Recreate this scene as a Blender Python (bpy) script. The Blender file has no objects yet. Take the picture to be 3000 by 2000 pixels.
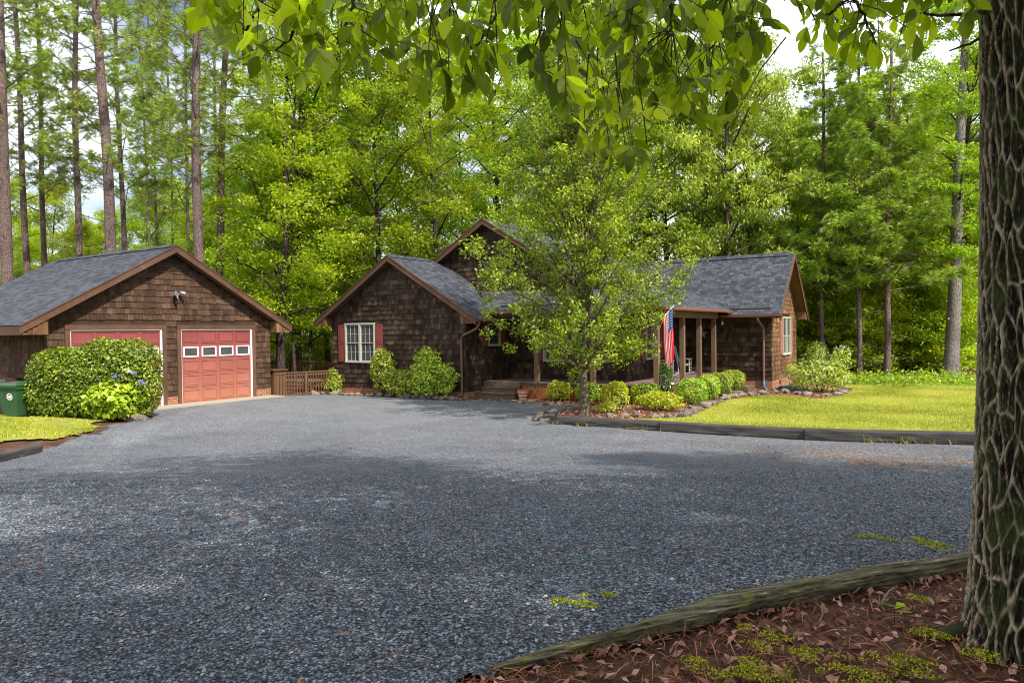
import bpy, math, random
import numpy as np
from mathutils import Vector, Matrix
random.seed(7); rng = np.random.default_rng(7)
S = bpy.context.scene

# ------------------------------------------------------------------ camera
FPX, YAW, PITCH, ROLL = 2086.5, .5722, math.radians(-.8216), math.radians(-.7123)
CF = np.array([-math.sin(YAW)*math.cos(PITCH), math.cos(YAW)*math.cos(PITCH), math.sin(PITCH)])
_R = np.array([math.cos(YAW), math.sin(YAW), 0.]); _U = np.cross(_R, CF)
CR = _R*math.cos(ROLL)+_U*math.sin(ROLL); CU = -_R*math.sin(ROLL)+_U*math.cos(ROLL)
CC = np.array([0., 0., 2.4])
cam = bpy.data.cameras.new("camera"); co = bpy.data.objects.new("camera", cam)
S.collection.objects.link(co); S.camera = co
cam.sensor_width = 36; cam.lens = FPX/3000*36; cam.clip_start = .05; cam.clip_end = 3000
co.matrix_world = Matrix(((CR[0], CU[0], -CF[0], CC[0]), (CR[1], CU[1], -CF[1], CC[1]), (CR[2], CU[2], -CF[2], CC[2]), (0, 0, 0, 1)))

# ------------------------------------------------------------------ light
SUN = Vector((3.0, -1.0, 3.6)).normalized()
EL = math.asin(SUN.z); AZ = math.atan2(SUN.x, SUN.y)
W = bpy.data.worlds.new("World"); S.world = W; W.use_nodes = True
nt = W.node_tree; nt.nodes.clear()
def wn(t, **k):
    n = nt.nodes.new(t)
    for a, b in k.items(): setattr(n, a, b)
    return n
sky = wn('ShaderNodeTexSky', sky_type='NISHITA', sun_disc=False, sun_elevation=EL, sun_rotation=AZ)
tc = wn('ShaderNodeTexCoord'); mp = wn('ShaderNodeMapping'); mp.inputs['Scale'].default_value = (1, 1, 2.2)
no = wn('ShaderNodeTexNoise'); no.inputs['Scale'].default_value = 2.4; no.inputs['Detail'].default_value = 7; no.inputs['Roughness'].default_value = .6
rp = wn('ShaderNodeValToRGB'); rp.color_ramp.elements[0].position = .36; rp.color_ramp.elements[1].position = .56
mx = wn('ShaderNodeMixRGB'); mx.inputs[2].default_value = (13.5, 14.2, 15.5, 1)
bg = wn('ShaderNodeBackground'); bg.inputs['Strength'].default_value = .085
ow = wn('ShaderNodeOutputWorld')
L = nt.links.new
L(tc.outputs['Generated'], mp.inputs[0]); L(mp.outputs[0], no.inputs['Vector']); L(no.outputs[0], rp.inputs[0])
L(rp.outputs[0], mx.inputs[0]); L(sky.outputs[0], mx.inputs[1]); L(mx.outputs[0], bg.inputs[0]); L(bg.outputs[0], ow.inputs[0])
sl = bpy.data.lights.new("sun", 'SUN'); sl.energy = 4.6; sl.angle = math.radians(.6); sl.color = (1, .95, .86)
so = bpy.data.objects.new("sun", sl); S.collection.objects.link(so)
so.rotation_euler = SUN.to_track_quat('Z', 'Y').to_euler(); so.location = (20, -20, 40)
S.view_settings.view_transform = 'Standard'; S.view_settings.look = 'None'; S.view_settings.gamma = 1
S.view_settings.exposure = .6
S.cycles.pixel_filter_type = 'BLACKMAN_HARRIS'; S.cycles.filter_width = 1.05
S.cycles.max_bounces = 6; S.cycles.diffuse_bounces = 3; S.cycles.transmission_bounces = 4; S.cycles.transparent_max_bounces = 4
S.cycles.caustics_reflective = False; S.cycles.caustics_refractive = False

# ------------------------------------------------------------------ helpers
def pray(u, v): return CF+CR*(u-1500)/FPX+CU*(1000-v)/FPX
def smooth(t): t = np.clip(t, 0, 1); return t*t*(3-2*t)
def T(x, y):                                   # the lie of the land
    d = -math.sin(YAW)*x+math.cos(YAW)*y
    z = .85*(1-smooth((d-3)/14.))+.13*smooth((-x-15)/5)*smooth((20-y)/3)
    z = z+.16*smooth((10.3-y)/2.)*smooth((-x-15.5)/2.5)
    return z+.012*np.sin(x*.9+1)*np.cos(y*.8)
def G(u, v):                                   # a photo point on the ground
    z = .1; d = pray(u, v)
    for _ in range(30):
        p = CC+d*((z-CC[2])/d[2]); z = .5*z+.5*float(T(p[0], p[1]))
    return np.array([p[0], p[1], z])
def AT(u, v, dist): return CC+pray(u, v)*dist
def link(o): S.collection.objects.link(o); return o
def tag(o, label=None, cat=None, group=None, kind=None):
    if label: o['label'] = label
    if cat: o['category'] = cat
    if group: o['group'] = group
    if kind: o['kind'] = kind
    return o
def thing(name, label, cat, loc=(0, 0, 0), group=None, rz=0):
    o = bpy.data.objects.new(name, None); o.empty_display_size = .2; link(o); o.location = loc; o.rotation_euler.z = rz
    return tag(o, label, cat, group)
def make_obj(name, me, mat, parent=None, world=True):
    if mat: me.materials.append(mat)
    o = link(bpy.data.objects.new(name, me))
    if parent:
        o.parent = parent
    return o
def metric_uv(me):
    n = len(me.polygons)
    if not n: return
    N = np.zeros(n*3); me.polygons.foreach_get('normal', N); N = N.reshape(-1, 3)
    tot = np.zeros(n, int); me.polygons.foreach_get('loop_total', tot)
    lv = np.zeros(len(me.loops), int); me.loops.foreach_get('vertex_index', lv)
    V = np.zeros(len(me.vertices)*3); me.vertices.foreach_get('co', V); V = V.reshape(-1, 3)[lv]
    NL = np.repeat(N, tot, axis=0)
    h = np.stack([-NL[:, 1], NL[:, 0], 0*NL[:, 0]], 1); l = np.linalg.norm(h, axis=1); fl = l < .05
    h[fl] = (1, 0, 0); l[fl] = 1; h /= l[:, None]
    w = np.cross(NL, h)
    uv = np.stack([(V*h).sum(1), (V*w).sum(1)], 1)
    lay = me.uv_layers.new(name='UVMap'); lay.data.foreach_set('uv', uv.ravel().astype(np.float32))
class MB:
    def __init__(s): s.v = []; s.f = []; s.r = []
    def add(s, vs, fs, r=None):
        b = len(s.v); s.v += [tuple(map(float, p)) for p in vs]; s.f += [tuple(i+b for i in f) for f in fs]
        s.r += [random.random() if r is None else r]*len(fs)
    def hexa(s, p, r=None):                    # 8 corners: bottom 0-3, top 4-7
        s.add(p, [(0, 3, 2, 1), (4, 5, 6, 7), (0, 1, 5, 4), (1, 2, 6, 5), (2, 3, 7, 6), (3, 0, 4, 7)], r)
    def box(s, x0, x1, y0, y1, z0, z1, r=None):
        s.hexa([(x0, y0, z0), (x1, y0, z0), (x1, y1, z0), (x0, y1, z0), (x0, y0, z1), (x1, y0, z1), (x1, y1, z1), (x0, y1, z1)], r)
    def bar(s, a, b, w, h, r=None, up=(0, 0, 1)):
        a = np.array(a, float); b = np.array(b, float); d = b-a; d /= np.linalg.norm(d)
        sx = np.cross(d, up)
        if np.linalg.norm(sx) < 1e-3: sx = np.array([1., 0, 0])
        sx /= np.linalg.norm(sx); u = np.cross(sx, d)
        sx = sx*w/2; u = u*h/2
        s.hexa([a-sx-u, a+sx-u, b+sx-u, b-sx-u, a-sx+u, a+sx+u, b+sx+u, b-sx+u], r)
    def prism(s, poly, off, r=None):           # planar polygon swept by a vector
        n = len(poly); off = np.array(off, float); P = [np.array(p, float) for p in poly]; Q = [p+off for p in P]
        s.add(P+Q, [tuple(range(n))[::-1], tuple(range(n, 2*n))]+[(i, (i+1) % n, (i+1) % n+n, i+n) for i in range(n)], r)
    def tube(s, pts, rad, sides=8, r=None, caps=True):
        pts = [np.array(p, float) for p in pts]; n = len(pts)
        if not hasattr(rad, '__len__'): rad = [rad]*n
        prev = None; vs = []
        for i, p in enumerate(pts):
            d = pts[min(i+1, n-1)]-pts[max(i-1, 0)]; d = d/(np.linalg.norm(d)+1e-9)
            if prev is None:
                q = np.cross(d, (0, 0, 1.)); q = np.array([1., 0, 0]) if np.linalg.norm(q) < .1 else q
            else: q = prev-d*(prev@d)
            q = q/np.linalg.norm(q); prev = q; w = np.cross(d, q)
            for k in range(sides):
                t = 2*math.pi*k/sides; vs.append(p+rad[i]*(q*math.cos(t)+w*math.sin(t)))
        fs = [(i*sides+k, i*sides+(k+1) % sides, (i+1)*sides+(k+1) % sides, (i+1)*sides+k) for i in range(n-1) for k in range(sides)]
        if caps: fs += [tuple(range(sides))[::-1], tuple((n-1)*sides+k for k in range(sides))]
        s.add(vs, fs, r)
    def build(s, name, mat, parent=None, smoothed=False, origin=None):
        o0 = np.array(origin) if origin is not None else (np.array(parent.location) if parent and parent.get('category') else np.zeros(3))
        me = bpy.data.meshes.new(name); me.from_pydata([tuple(np.array(p)-o0) for p in s.v], [], s.f); me.update()
        a = me.attributes.new('rnd', 'FLOAT', 'FACE'); a.data.foreach_set('value', np.array(s.r, np.float32))
        metric_uv(me)
        if smoothed: me.polygons.foreach_set('use_smooth', [True]*len(me.polygons))
        o = make_obj(name, me, mat, parent)
        if parent is None and origin is not None: o.location = origin
        if parent and not parent.get('category'): pass
        return o
def quads_mesh(name, V, rnd, per=4):           # V (N,per,3)
    n = len(V); me = bpy.data.meshes.new(name)
    me.vertices.add(n*per); me.vertices.foreach_set('co', V.reshape(-1).astype(np.float32))
    me.loops.add(n*per); me.loops.foreach_set('vertex_index', np.arange(n*per, dtype=np.int32))
    me.polygons.add(n); me.polygons.foreach_set('loop_start', np.arange(0, n*per, per, dtype=np.int32))
    me.update(calc_edges=True)
    a = me.attributes.new('rnd', 'FLOAT', 'FACE'); a.data.foreach_set('value', np.asarray(rnd, np.float32))
    return me
def unit(a): return a/(np.linalg.norm(a, axis=-1, keepdims=True)+1e-9)
def leaf_quads(C, size, up=.6, aspect=.55, nrm=None, spread=1., droop=0, rg=rng):
    n = len(C); N = rg.normal(size=(n, 3))*spread
    N[:, 2] = np.abs(N[:, 2])*.6+up
    if nrm is not None: N = N*.8+nrm
    N = unit(N); A = rg.normal(size=(n, 3)); A[:, 2] -= droop; A -= N*(A*N).sum(1, keepdims=True); A = unit(A); B = np.cross(N, A)
    s = (size*rg.uniform(.65, 1.3, n))[:, None]
    a = A*s*.5; b = B*s*.5*aspect; m = -A*s*.08; f = N*s*.12
    return np.stack([C-a, C+m+b+f, C+a, C+m-b+f], 1)
def vnoise(P, seed=0):                         # 3D value noise, numpy
    P = np.asarray(P, float); i = np.floor(P).astype(np.int64); f = P-i; f = f*f*(3-2*f)
    def h(a, b, c):
        n = (a*374761393+b*668265263+c*2147483647+seed*974711) & 0x7fffffff
        n = ((n ^ (n >> 13))*1274126177) & 0x7fffffff
        return ((n ^ (n >> 16)) & 0xffff)/65535.
    r = 0
    for a in (0, 1):
        for b in (0, 1):
            for c in (0, 1):
                r = r+h(i[..., 0]+a, i[..., 1]+b, i[..., 2]+c)*(f[..., 0] if a else 1-f[..., 0])*(f[..., 1] if b else 1-f[..., 1])*(f[..., 2] if c else 1-f[..., 2])
    return r

# ------------------------------------------------------------------ materials
class NT:
    def __init__(s, name):
        s.m = bpy.data.materials.new(name); s.m.use_nodes = True; s.t = s.m.node_tree; s.t.nodes.clear()
        s.out = s.n('ShaderNodeOutputMaterial')
    def n(s, t, **k):
        x = s.t.nodes.new(t)
        for a, b in k.items():
            if a.startswith('i_'): x.inputs[a[2:].replace('_', ' ')].default_value = b
            else: setattr(x, a, b)
        return x
    def l(s, a, b): s.t.links.new(a, b)
    def coord(s, kind='Object', scale=(1, 1, 1)):
        t = s.n('ShaderNodeTexCoord'); m = s.n('ShaderNodeMapping'); m.inputs['Scale'].default_value = scale
        s.l(t.outputs[kind], m.inputs[0]); return m.outputs[0]
    def noise(s, v, sc, det=4, ro=.55, col=False, dist=0):
        x = s.n('ShaderNodeTexNoise'); x.inputs['Scale'].default_value = sc; x.inputs['Detail'].default_value = det
        x.inputs['Roughness'].default_value = ro; x.inputs['Distortion'].default_value = dist
        if v is not None: s.l(v, x.inputs['Vector'])
        return x.outputs[1 if col else 0]
    def ramp(s, f, stops, interp='LINEAR'):
        x = s.n('ShaderNodeValToRGB'); r = x.color_ramp; r.interpolation = interp
        while len(r.elements) < len(stops): r.elements.new(.5)
        for e, (p, c) in zip(r.elements, stops): e.position = p; e.color = (*c, 1) if len(c) == 3 else c
        s.l(f, x.inputs[0]); return x.outputs[0]
    def mix(s, f, a, b, mode='MIX'):
        x = s.n('ShaderNodeMixRGB', blend_type=mode)
        for k, q in ((0, f), (1, a), (2, b)):
            if isinstance(q, (int, float)): x.inputs[k].default_value = q
            elif isinstance(q, tuple): x.inputs[k].default_value = (*q, 1)
            else: s.l(q, x.inputs[k])
        return x.outputs[0]
    def math(s, op, a, b=0.):
        x = s.n('ShaderNodeMath', operation=op)
        for k, q in ((0, a), (1, b)):
            if isinstance(q, (int, float)): x.inputs[k].default_value = q
            else: s.l(q, x.inputs[k])
        return x.outputs[0]
    def rnd(s): return s.n('ShaderNodeAttribute', attribute_name='rnd').outputs['Fac']
    def bump(s, h, st=.5, dist=.01):
        x = s.n('ShaderNodeBump'); x.inputs['Strength'].default_value = st; x.inputs['Distance'].default_value = dist
        s.l(h, x.inputs['Height']); return x.outputs[0]
    def prin(s, col, rough=.8, nrm=None, spec=.3, metal=0, surf=True):
        x = s.n('ShaderNodeBsdfPrincipled')
        if isinstance(col, tuple): x.inputs['Base Color'].default_value = (*col, 1)
        else: s.l(col, x.inputs['Base Color'])
        if isinstance(rough, (int, float)): x.inputs['Roughness'].default_value = rough
        else: s.l(rough, x.inputs['Roughness'])
        x.inputs['Specular IOR Level'].default_value = spec; x.inputs['Metallic'].default_value = metal
        if nrm is not None: s.l(nrm, x.inputs['Normal'])
        if surf: s.l(x.outputs[0], s.out.inputs[0])
        return x.outputs[0]
def plain(name, col, rough=.6, var=.25, sc=6, spec=.4, metal=0, bump=0):
    t = NT(name); v = t.coord(); n = t.noise(v, sc, 5)
    c = t.mix(t.math('MULTIPLY', n, 1.0), tuple(x*(1-var) for x in col), tuple(min(1, x*(1+var)) for x in col))
    t.prin(c, rough, t.bump(t.noise(v, sc*8, 3), .4, bump) if bump else None, spec, metal); return t.m
def leafmat(name, c0, c1, c2, trans=.35, rough=.45, spec=.4, tb=1.5):
    t = NT(name); r = t.rnd()
    inf = t.n('ShaderNodeObjectInfo').outputs['Random']
    c = t.ramp(r, [(0, c0), (.5, c1), (1, c2)])
    hs = t.n('ShaderNodeHueSaturation'); hs.inputs['Saturation'].default_value = 1.0
    t.l(c, hs.inputs['Color']); t.l(t.math('ADD', t.math('MULTIPLY', inf, .018), .484), hs.inputs['Hue'])
    t.l(t.math('ADD', t.math('MULTIPLY', inf, .5), .78), hs.inputs['Value'])
    p = t.prin(hs.outputs[0], rough, None, spec, surf=False)
    tr = t.n('ShaderNodeBsdfTranslucent'); t.l(t.mix(1., hs.outputs[0], (tb, tb*1.05, tb*.45), 'MULTIPLY'), tr.inputs[0])
    m = t.n('ShaderNodeMixShader'); m.inputs[0].default_value = trans; t.l(p, m.inputs[1]); t.l(tr.outputs[0], m.inputs[2]); t.l(m.outputs[0], t.out.inputs[0])
    return t.m
def shakemat(name, a, b, c, stain=.5):
    t = NT(name); v = t.coord(scale=(60, 60, 4)); g = t.noise(v, 1, 4)
    w = t.coord(); big = t.noise(w, .8, 5, .65); sm = t.noise(t.coord(scale=(5, 5, 1.2)), 1, 4)
    base = t.ramp(t.rnd(), [(0, a), (.55, b), (1, c)])
    k = t.mix(t.ramp(g, [(.3, (.55, .55, .55)), (.7, (1.2, 1.2, 1.2))]), (0, 0, 0), (1, 1, 1))
    col = t.mix(1., base, t.ramp(g, [(.25, (.5, .5, .5)), (.75, (1.25, 1.25, 1.25))]), 'MULTIPLY')
    col = t.mix(stain, col, t.ramp(t.math('MULTIPLY', big, 1.), [(.38, (.35, .33, .32)), (.62, (1.3, 1.3, 1.3))]), 'MULTIPLY')
    col = t.mix(.5, col, t.ramp(sm, [(.35, (.55, .55, .55)), (.65, (1.2, 1.2, 1.2))]), 'MULTIPLY')
    t.prin(col, .88, t.bump(g, .6, .004), .15); return t.m
M = {}
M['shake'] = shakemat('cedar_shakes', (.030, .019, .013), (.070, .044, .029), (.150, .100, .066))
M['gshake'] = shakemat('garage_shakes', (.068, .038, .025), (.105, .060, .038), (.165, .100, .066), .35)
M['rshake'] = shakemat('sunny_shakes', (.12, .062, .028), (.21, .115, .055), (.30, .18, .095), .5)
def woodmat(name, a, b, rough=.75, grain=(4, 4, 60)):
    t = NT(name); g = t.noise(t.coord(scale=grain), 1, 5); l = t.noise(t.coord(), 1.5, 5)
    c = t.mix(g, a, b); c = t.mix(.6, c, t.ramp(l, [(.3, (.55, .55, .55)), (.7, (1.2, 1.2, 1.2))]), 'MULTIPLY')
    c = t.mix(1., c, t.ramp(t.rnd(), [(0, (.8, .8, .8)), (1, (1.15, 1.15, 1.15))]), 'MULTIPLY')
    t.prin(c, rough, t.bump(g, .4, .004), .25); return t.m
M['trim'] = woodmat('brown_trim', (.080, .040, .024), (.165, .086, .052), grain=(9, 9, 9))
M['soffit'] = woodmat('soffit_boards', (.10, .055, .03), (.17, .095, .052), grain=(6, 6, 6))
M['post'] = woodmat('post_wood', (.12, .07, .045), (.24, .15, .10), grain=(40, 40, 3))
M['rail'] = woodmat('rail_wood', (.10, .05, .026), (.22, .12, .065), grain=(30, 30, 4))
M['deck'] = woodmat('deck_boards', (.13, .085, .075), (.25, .175, .155), grain=(3, 40, 40))
M['step'] = woodmat('step_boards', (.10, .065, .04), (.2, .135, .09), grain=(3, 40, 40))
M['lattice'] = woodmat('lattice_wood', (.34, .11, .03), (.52, .21, .07), grain=(10, 10, 10))
M['timber'] = woodmat('weathered_timber', (.022, .019, .018), (.125, .112, .102), .9, grain=(2.5, 40, 40))
def t_mossy():
    t = NT('mossy_timber'); g = t.noise(t.coord(scale=(6, 6, 9)), 1, 7, .7, dist=1.0)
    tcx = t.n('ShaderNodeTexCoord'); rt = t.n('ShaderNodeVectorRotate', rotation_type='Z_AXIS'); rt.inputs['Angle'].default_value = -math.radians(52); t.l(tcx.outputs['Object'], rt.inputs[0])
    mq = t.n('ShaderNodeMapping'); mq.inputs['Scale'].default_value = (3, 55, 55); t.l(rt.outputs[0], mq.inputs[0]); w = t.ramp(t.noise(mq.outputs[0], 1, 6, .7), [(.36, (0, 0, 0)), (.62, (1, 1, 1))])
    c = t.mix(w, (.03, .023, .015), (.36, .31, .21)); ms = t.ramp(g, [(.48, (0, 0, 0)), (.66, (1, 1, 1))])
    c = t.mix(t.math('MULTIPLY', ms, .6), c, (.36, .36, .07)); t.prin(c, .95, t.bump(w, 1., .02), .1); return t.m
M['mossy'] = t_mossy()
M['gutter'] = plain('copper_gutter', (.20, .085, .05), .45, .3, 3, .5)
M['spout'] = plain('brown_downspout', (.17, .085, .065), .4, .15, 3, .5)
M['bluepipe'] = plain('blue_drain_pipe', (.03, .13, .22), .4)
M['cream'] = plain('cream_trim', (.46, .45, .38), .5, .05, 3)
M['white'] = plain('white_trim', (.82, .82, .82), .45, .05, 3)
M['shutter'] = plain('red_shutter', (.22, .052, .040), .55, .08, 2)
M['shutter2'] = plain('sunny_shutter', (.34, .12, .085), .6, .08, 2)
M['dark'] = plain('vent_wood', (.05, .032, .022), .9)
M['concrete'] = plain('concrete', (.36, .32, .25), .9, .25, 5, .2, bump=.004)
M['iron'] = plain('galvanised_metal', (.45, .47, .48), .35, .1, 5, .5, .7)
M['black'] = plain('black_plastic', (.02, .02, .02), .4)
M['green'] = plain('green_bin_plastic', (.028, .085, .035), .42, .18, 4, .5)
M['brownbin'] = plain('brown_bin_plastic', (.055, .032, .028), .35, .15, 4, .5)
M['hose'] = plain('green_hose', (.02, .17, .15), .4)
M['rock'] = None
def t_glass():
    t = NT('window_glass'); t.prin(t.mix(t.noise(t.coord(), 1.2, 2), (.03, .032, .034), (.11, .11, .105)), .06, None, .9); return t.m
M['glass'] = t_glass()
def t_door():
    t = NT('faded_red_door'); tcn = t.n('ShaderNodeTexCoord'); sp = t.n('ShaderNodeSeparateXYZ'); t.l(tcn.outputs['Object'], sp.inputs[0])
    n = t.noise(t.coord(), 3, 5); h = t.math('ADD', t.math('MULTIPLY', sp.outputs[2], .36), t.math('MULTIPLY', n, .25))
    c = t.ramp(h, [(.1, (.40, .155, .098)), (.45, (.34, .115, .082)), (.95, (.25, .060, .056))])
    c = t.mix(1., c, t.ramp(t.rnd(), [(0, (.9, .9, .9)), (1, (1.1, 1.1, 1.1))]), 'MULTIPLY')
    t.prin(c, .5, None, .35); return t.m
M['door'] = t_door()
def t_roof(name, a, b):
    t = NT(name); uv = t.n('ShaderNodeTexCoord').outputs['UV']
    br = t.n('ShaderNodeTexBrick'); t.l(uv, br.inputs['Vector'])
    for k, q in dict(Scale=1., Mortar_Size=.008, Mortar_Smooth=.1, Bias=0., Brick_Width=.22, Row_Height=.14).items(): br.inputs[k.replace('_', ' ')].default_value = q
    br.inputs['Color1'].default_value = (*a, 1); br.inputs['Color2'].default_value = (*b, 1); br.inputs['Mortar'].default_value = (.012, .012, .014, 1)
    br.offset = .37; br.offset_frequency = 3
    n = t.noise(uv, 60, 3, .7); big = t.noise(uv, .7, 4)
    c = t.mix(1., br.outputs['Color'], t.ramp(n, [(.3, (.7, .7, .7)), (.7, (1.3, 1.3, 1.3))]), 'MULTIPLY')
    c = t.mix(1., c, t.ramp(big, [(.3, (.82, .82, .82)), (.7, (1.15, 1.15, 1.2))]), 'MULTIPLY')
    # each course laps the one below: height falls towards its upper edge
    sp = t.n('ShaderNodeSeparateXYZ'); t.l(uv, sp.inputs[0])
    saw = t.math('FRACT', t.math('DIVIDE', sp.outputs[1], .14)); hh = t.math('ADD', t.math('MULTIPLY', saw, -1.), t.math('MULTIPLY', br.outputs['Fac'], -.6))
    t.prin(c, .85, t.bump(hh, .7, .012), .35); return t.m
M['roof'] = t_roof('asphalt_shingles', (.026, .029, .037), (.078, .085, .102))
def t_brick():
    t = NT('red_brick'); uv = t.n('ShaderNodeTexCoord').outputs['UV']
    br = t.n('ShaderNodeTexBrick'); t.l(uv, br.inputs['Vector'])
    for k, q in dict(Scale=1., Mortar_Size=.008, Mortar_Smooth=.2, Bias=-.1, Brick_Width=.21, Row_Height=.075).items(): br.inputs[k.replace('_', ' ')].default_value = q
    br.inputs['Color1'].default_value = (.36, .12, .055, 1); br.inputs['Color2'].default_value = (.20, .06, .03, 1); br.inputs['Mortar'].default_value = (.42, .34, .24, 1)
    c = t.mix(1., br.outputs['Color'], t.ramp(t.noise(uv, 25, 4), [(.3, (.75, .75, .75)), (.7, (1.2, 1.2, 1.2))]), 'MULTIPLY')
    t.prin(c, .9, t.bump(t.math('MULTIPLY', br.outputs['Fac'], -1.), .6, .008), .2); return t.m
M['brick'] = t_brick()
def t_bark(name, a, b, c, sc=(9, 9, 3), bd=.02, moss=0):
    t = NT(name); v = t.coord(scale=sc); vo = t.n('ShaderNodeTexVoronoi', feature='DISTANCE_TO_EDGE'); nz = t.noise(v, 2.5, 4, col=True)
    add = t.mix(.25, v, nz); t.l(add, vo.inputs['Vector']); vo.inputs['Scale'].default_value = 1.6
    e = t.ramp(vo.outputs[0], [(0, (0, 0, 0)), (.12, (1, 1, 1))]); n2 = t.noise(v, 5, 5)
    col = t.mix(e, a, t.mix(n2, b, c)); col = t.mix(.5, col, t.ramp(t.noise(t.coord(), .7, 3), [(.35, (.65, .65, .65)), (.65, (1.3, 1.3, 1.3))]), 'MULTIPLY')
    if moss: col = t.mix(t.math('MULTIPLY', t.ramp(t.noise(t.coord(), 9, 5), [(.5, (0, 0, 0)), (.66, (1, 1, 1))]), moss), col, (.06, .12, .015))
    t.prin(col, .92, t.bump(t.math('ADD', e, t.math('MULTIPLY', n2, .6)), .9, bd), .12); return t.m
M['pinebark'] = t_bark('pine_bark', (.055, .036, .032), (.135, .092, .080), (.27, .20, .175), (15, 15, 6), .02)
M['oakbark'] = t_bark('grey_oak_bark', (.07, .06, .052), (.19, .165, .14), (.36, .32, .28), (18, 18, 4), .02)
M['darkbark'] = t_bark('dark_bark', (.02, .016, .013), (.06, .045, .036), (.12, .09, .075), (12, 12, 3), .02)
M['pearbark'] = t_bark('pear_bark', (.045, .034, .025), (.13, .10, .075), (.26, .21, .16), (30, 30, 6), .01)
def t_fore():
    t = NT('ridged_bark'); r = t.rnd(); n = t.noise(t.coord(scale=(40, 40, 14)), 1, 6, .65)
    c = t.ramp(t.math('ADD', t.math('MULTIPLY', r, .8), t.math('MULTIPLY', t.math('SUBTRACT', n, .5), .5)), [(.18, (.010, .008, .006)), (.42, (.040, .031, .021)), (.60, (.16, .125, .082)), (.82, (.36, .30, .21))])
    ms = t.ramp(t.noise(t.coord(scale=(6, 6, 3)), 1, 6, .7), [(.45, (0, 0, 0)), (.62, (1, 1, 1))])
    c = t.mix(t.math('MULTIPLY', ms, .6), c, (.055, .075, .018))
    t.prin(c, .95, t.bump(n, .8, .008), .1); return t.m
M['forebark'] = t_fore()
GR = dict(
 wood=((.085, .15, .008), (.21, .31, .014), (.38, .48, .03)),
 lime=((.14, .21, .008), (.31, .41, .016), (.50, .58, .04)),
 pale=((.14, .21, .02), (.32, .43, .045), (.56, .64, .12)))
M['lwood'] = leafmat('woodland_leaves', *GR['wood'], .38, tb=1.9)
M['llime'] = leafmat('lime_leaves', *GR['lime'], .42, tb=1.8)
M['lpale'] = leafmat('drooping_oak_leaves', *GR['pale'], .38, tb=1.6)
M['lpear'] = leafmat('pear_leaves', (.055, .085, .007), (.18, .245, .014), (.46, .54, .05), .32, .42, .35, 1.8)
M['needle'] = leafmat('pine_needles', (.09, .15, .012), (.23, .33, .03), (.44, .54, .08), .35, .4, tb=1.5)
M['needle2'] = leafmat('young_pine_needles', (.08, .15, .014), (.24, .37, .03), (.50, .62, .10), .35, .4, tb=1.5)
M['lhick'] = leafmat('hickory_leaves', (.045, .065, .003), (.15, .195, .004), (.38, .45, .010), .52, .4, .3, 2.1)
M['hedge'] = leafmat('hedge_leaves', (.06, .11, .008), (.19, .30, .015), (.46, .56, .05), .25, .42, .45)
M['hydr'] = leafmat('hydrangea_leaves', (.17, .26, .015), (.36, .50, .025), (.52, .66, .05), .3, .4, .4)
M['azal'] = leafmat('azalea_leaves', (.12, .18, .015), (.38, .48, .05), (.62, .70, .14), .3, .45, .4)
M['box'] = leafmat('box_leaves', (.07, .13, .010), (.24, .38, .02), (.50, .62, .06), .25, .35, .5)
M['gold'] = leafmat('golden_tip_leaves', (.16, .20, .012), (.46, .50, .03), (.70, .68, .08), .3, .4, .4)
M['holly'] = leafmat('holly_leaves', (.02, .06, .01), (.06, .14, .015), (.20, .30, .05), .2, .25, .7)
M['grassm'] = leafmat('grass_blades', (.15, .18, .014), (.34, .37, .035), (.56, .54, .12), .3, .5, .25, 1.2)
M['under'] = leafmat('undergrowth_leaves', (.07, .13, .008), (.20, .32, .014), (.40, .52, .035), .38, tb=1.9)
M['bluef'] = plain('blue_petals', (.20, .25, .62), .6, .3, 20)
M['whitef'] = plain('white_petals', (.85, .78, .72), .6, .1, 20)
M['pinkf'] = plain('pink_petals', (.7, .05, .2), .6, .1, 20)
M['litter'] = leafmat('dead_leaves', (.08, .032, .018), (.32, .14, .085), (.66, .42, .32), .1, .7, .2, 1.)
M['straw'] = leafmat('pine_straw', (.08, .026, .012), (.25, .09, .04), (.46, .21, .10), .05, .7, .2, 1.)
M['twigm'] = plain('dead_twig', (.20, .17, .14), .9)
M['moss'] = None
def ground(name, stops, sc=3, extra=None, rough=.95, bumpd=.02, fine=60):
    t = NT(name); v = t.coord(); n = t.noise(v, sc, 8, .7); f = t.noise(v, fine, 4, .7)
    k = t.math('ADD', t.math('MULTIPLY', n, .5), t.math('MULTIPLY', f, .5))
    c = t.ramp(k, stops)
    if extra: c = extra(t, v, c)
    t.prin(c, rough, t.bump(f, 1., bumpd), .15); return t.m
M['floor'] = ground('forest_litter', [(.35, (.028, .015, .009)), (.5, (.095, .048, .030)), (.62, (.19, .105, .07))])
M['mulch'] = ground('pine_straw_mulch', [(.33, (.04, .017, .010)), (.5, (.15, .062, .034)), (.64, (.32, .165, .10))], 5, bumpd=.03, fine=45)
def lawnx(t, v, c):
    s = t.ramp(t.noise(t.coord(scale=(.6, 1.3, 1)), 1, 7, .7), [(.42, (0, 0, 0)), (.62, (1, 1, 1))])
    return t.mix(t.math('MULTIPLY', s, .45), c, (.33, .31, .07))
M['lawn'] = ground('mown_lawn', [(.34, (.10, .13, .016)), (.5, (.29, .31, .040)), (.64, (.47, .45, .10))], 2, lawnx, bumpd=.03, fine=90)
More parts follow.
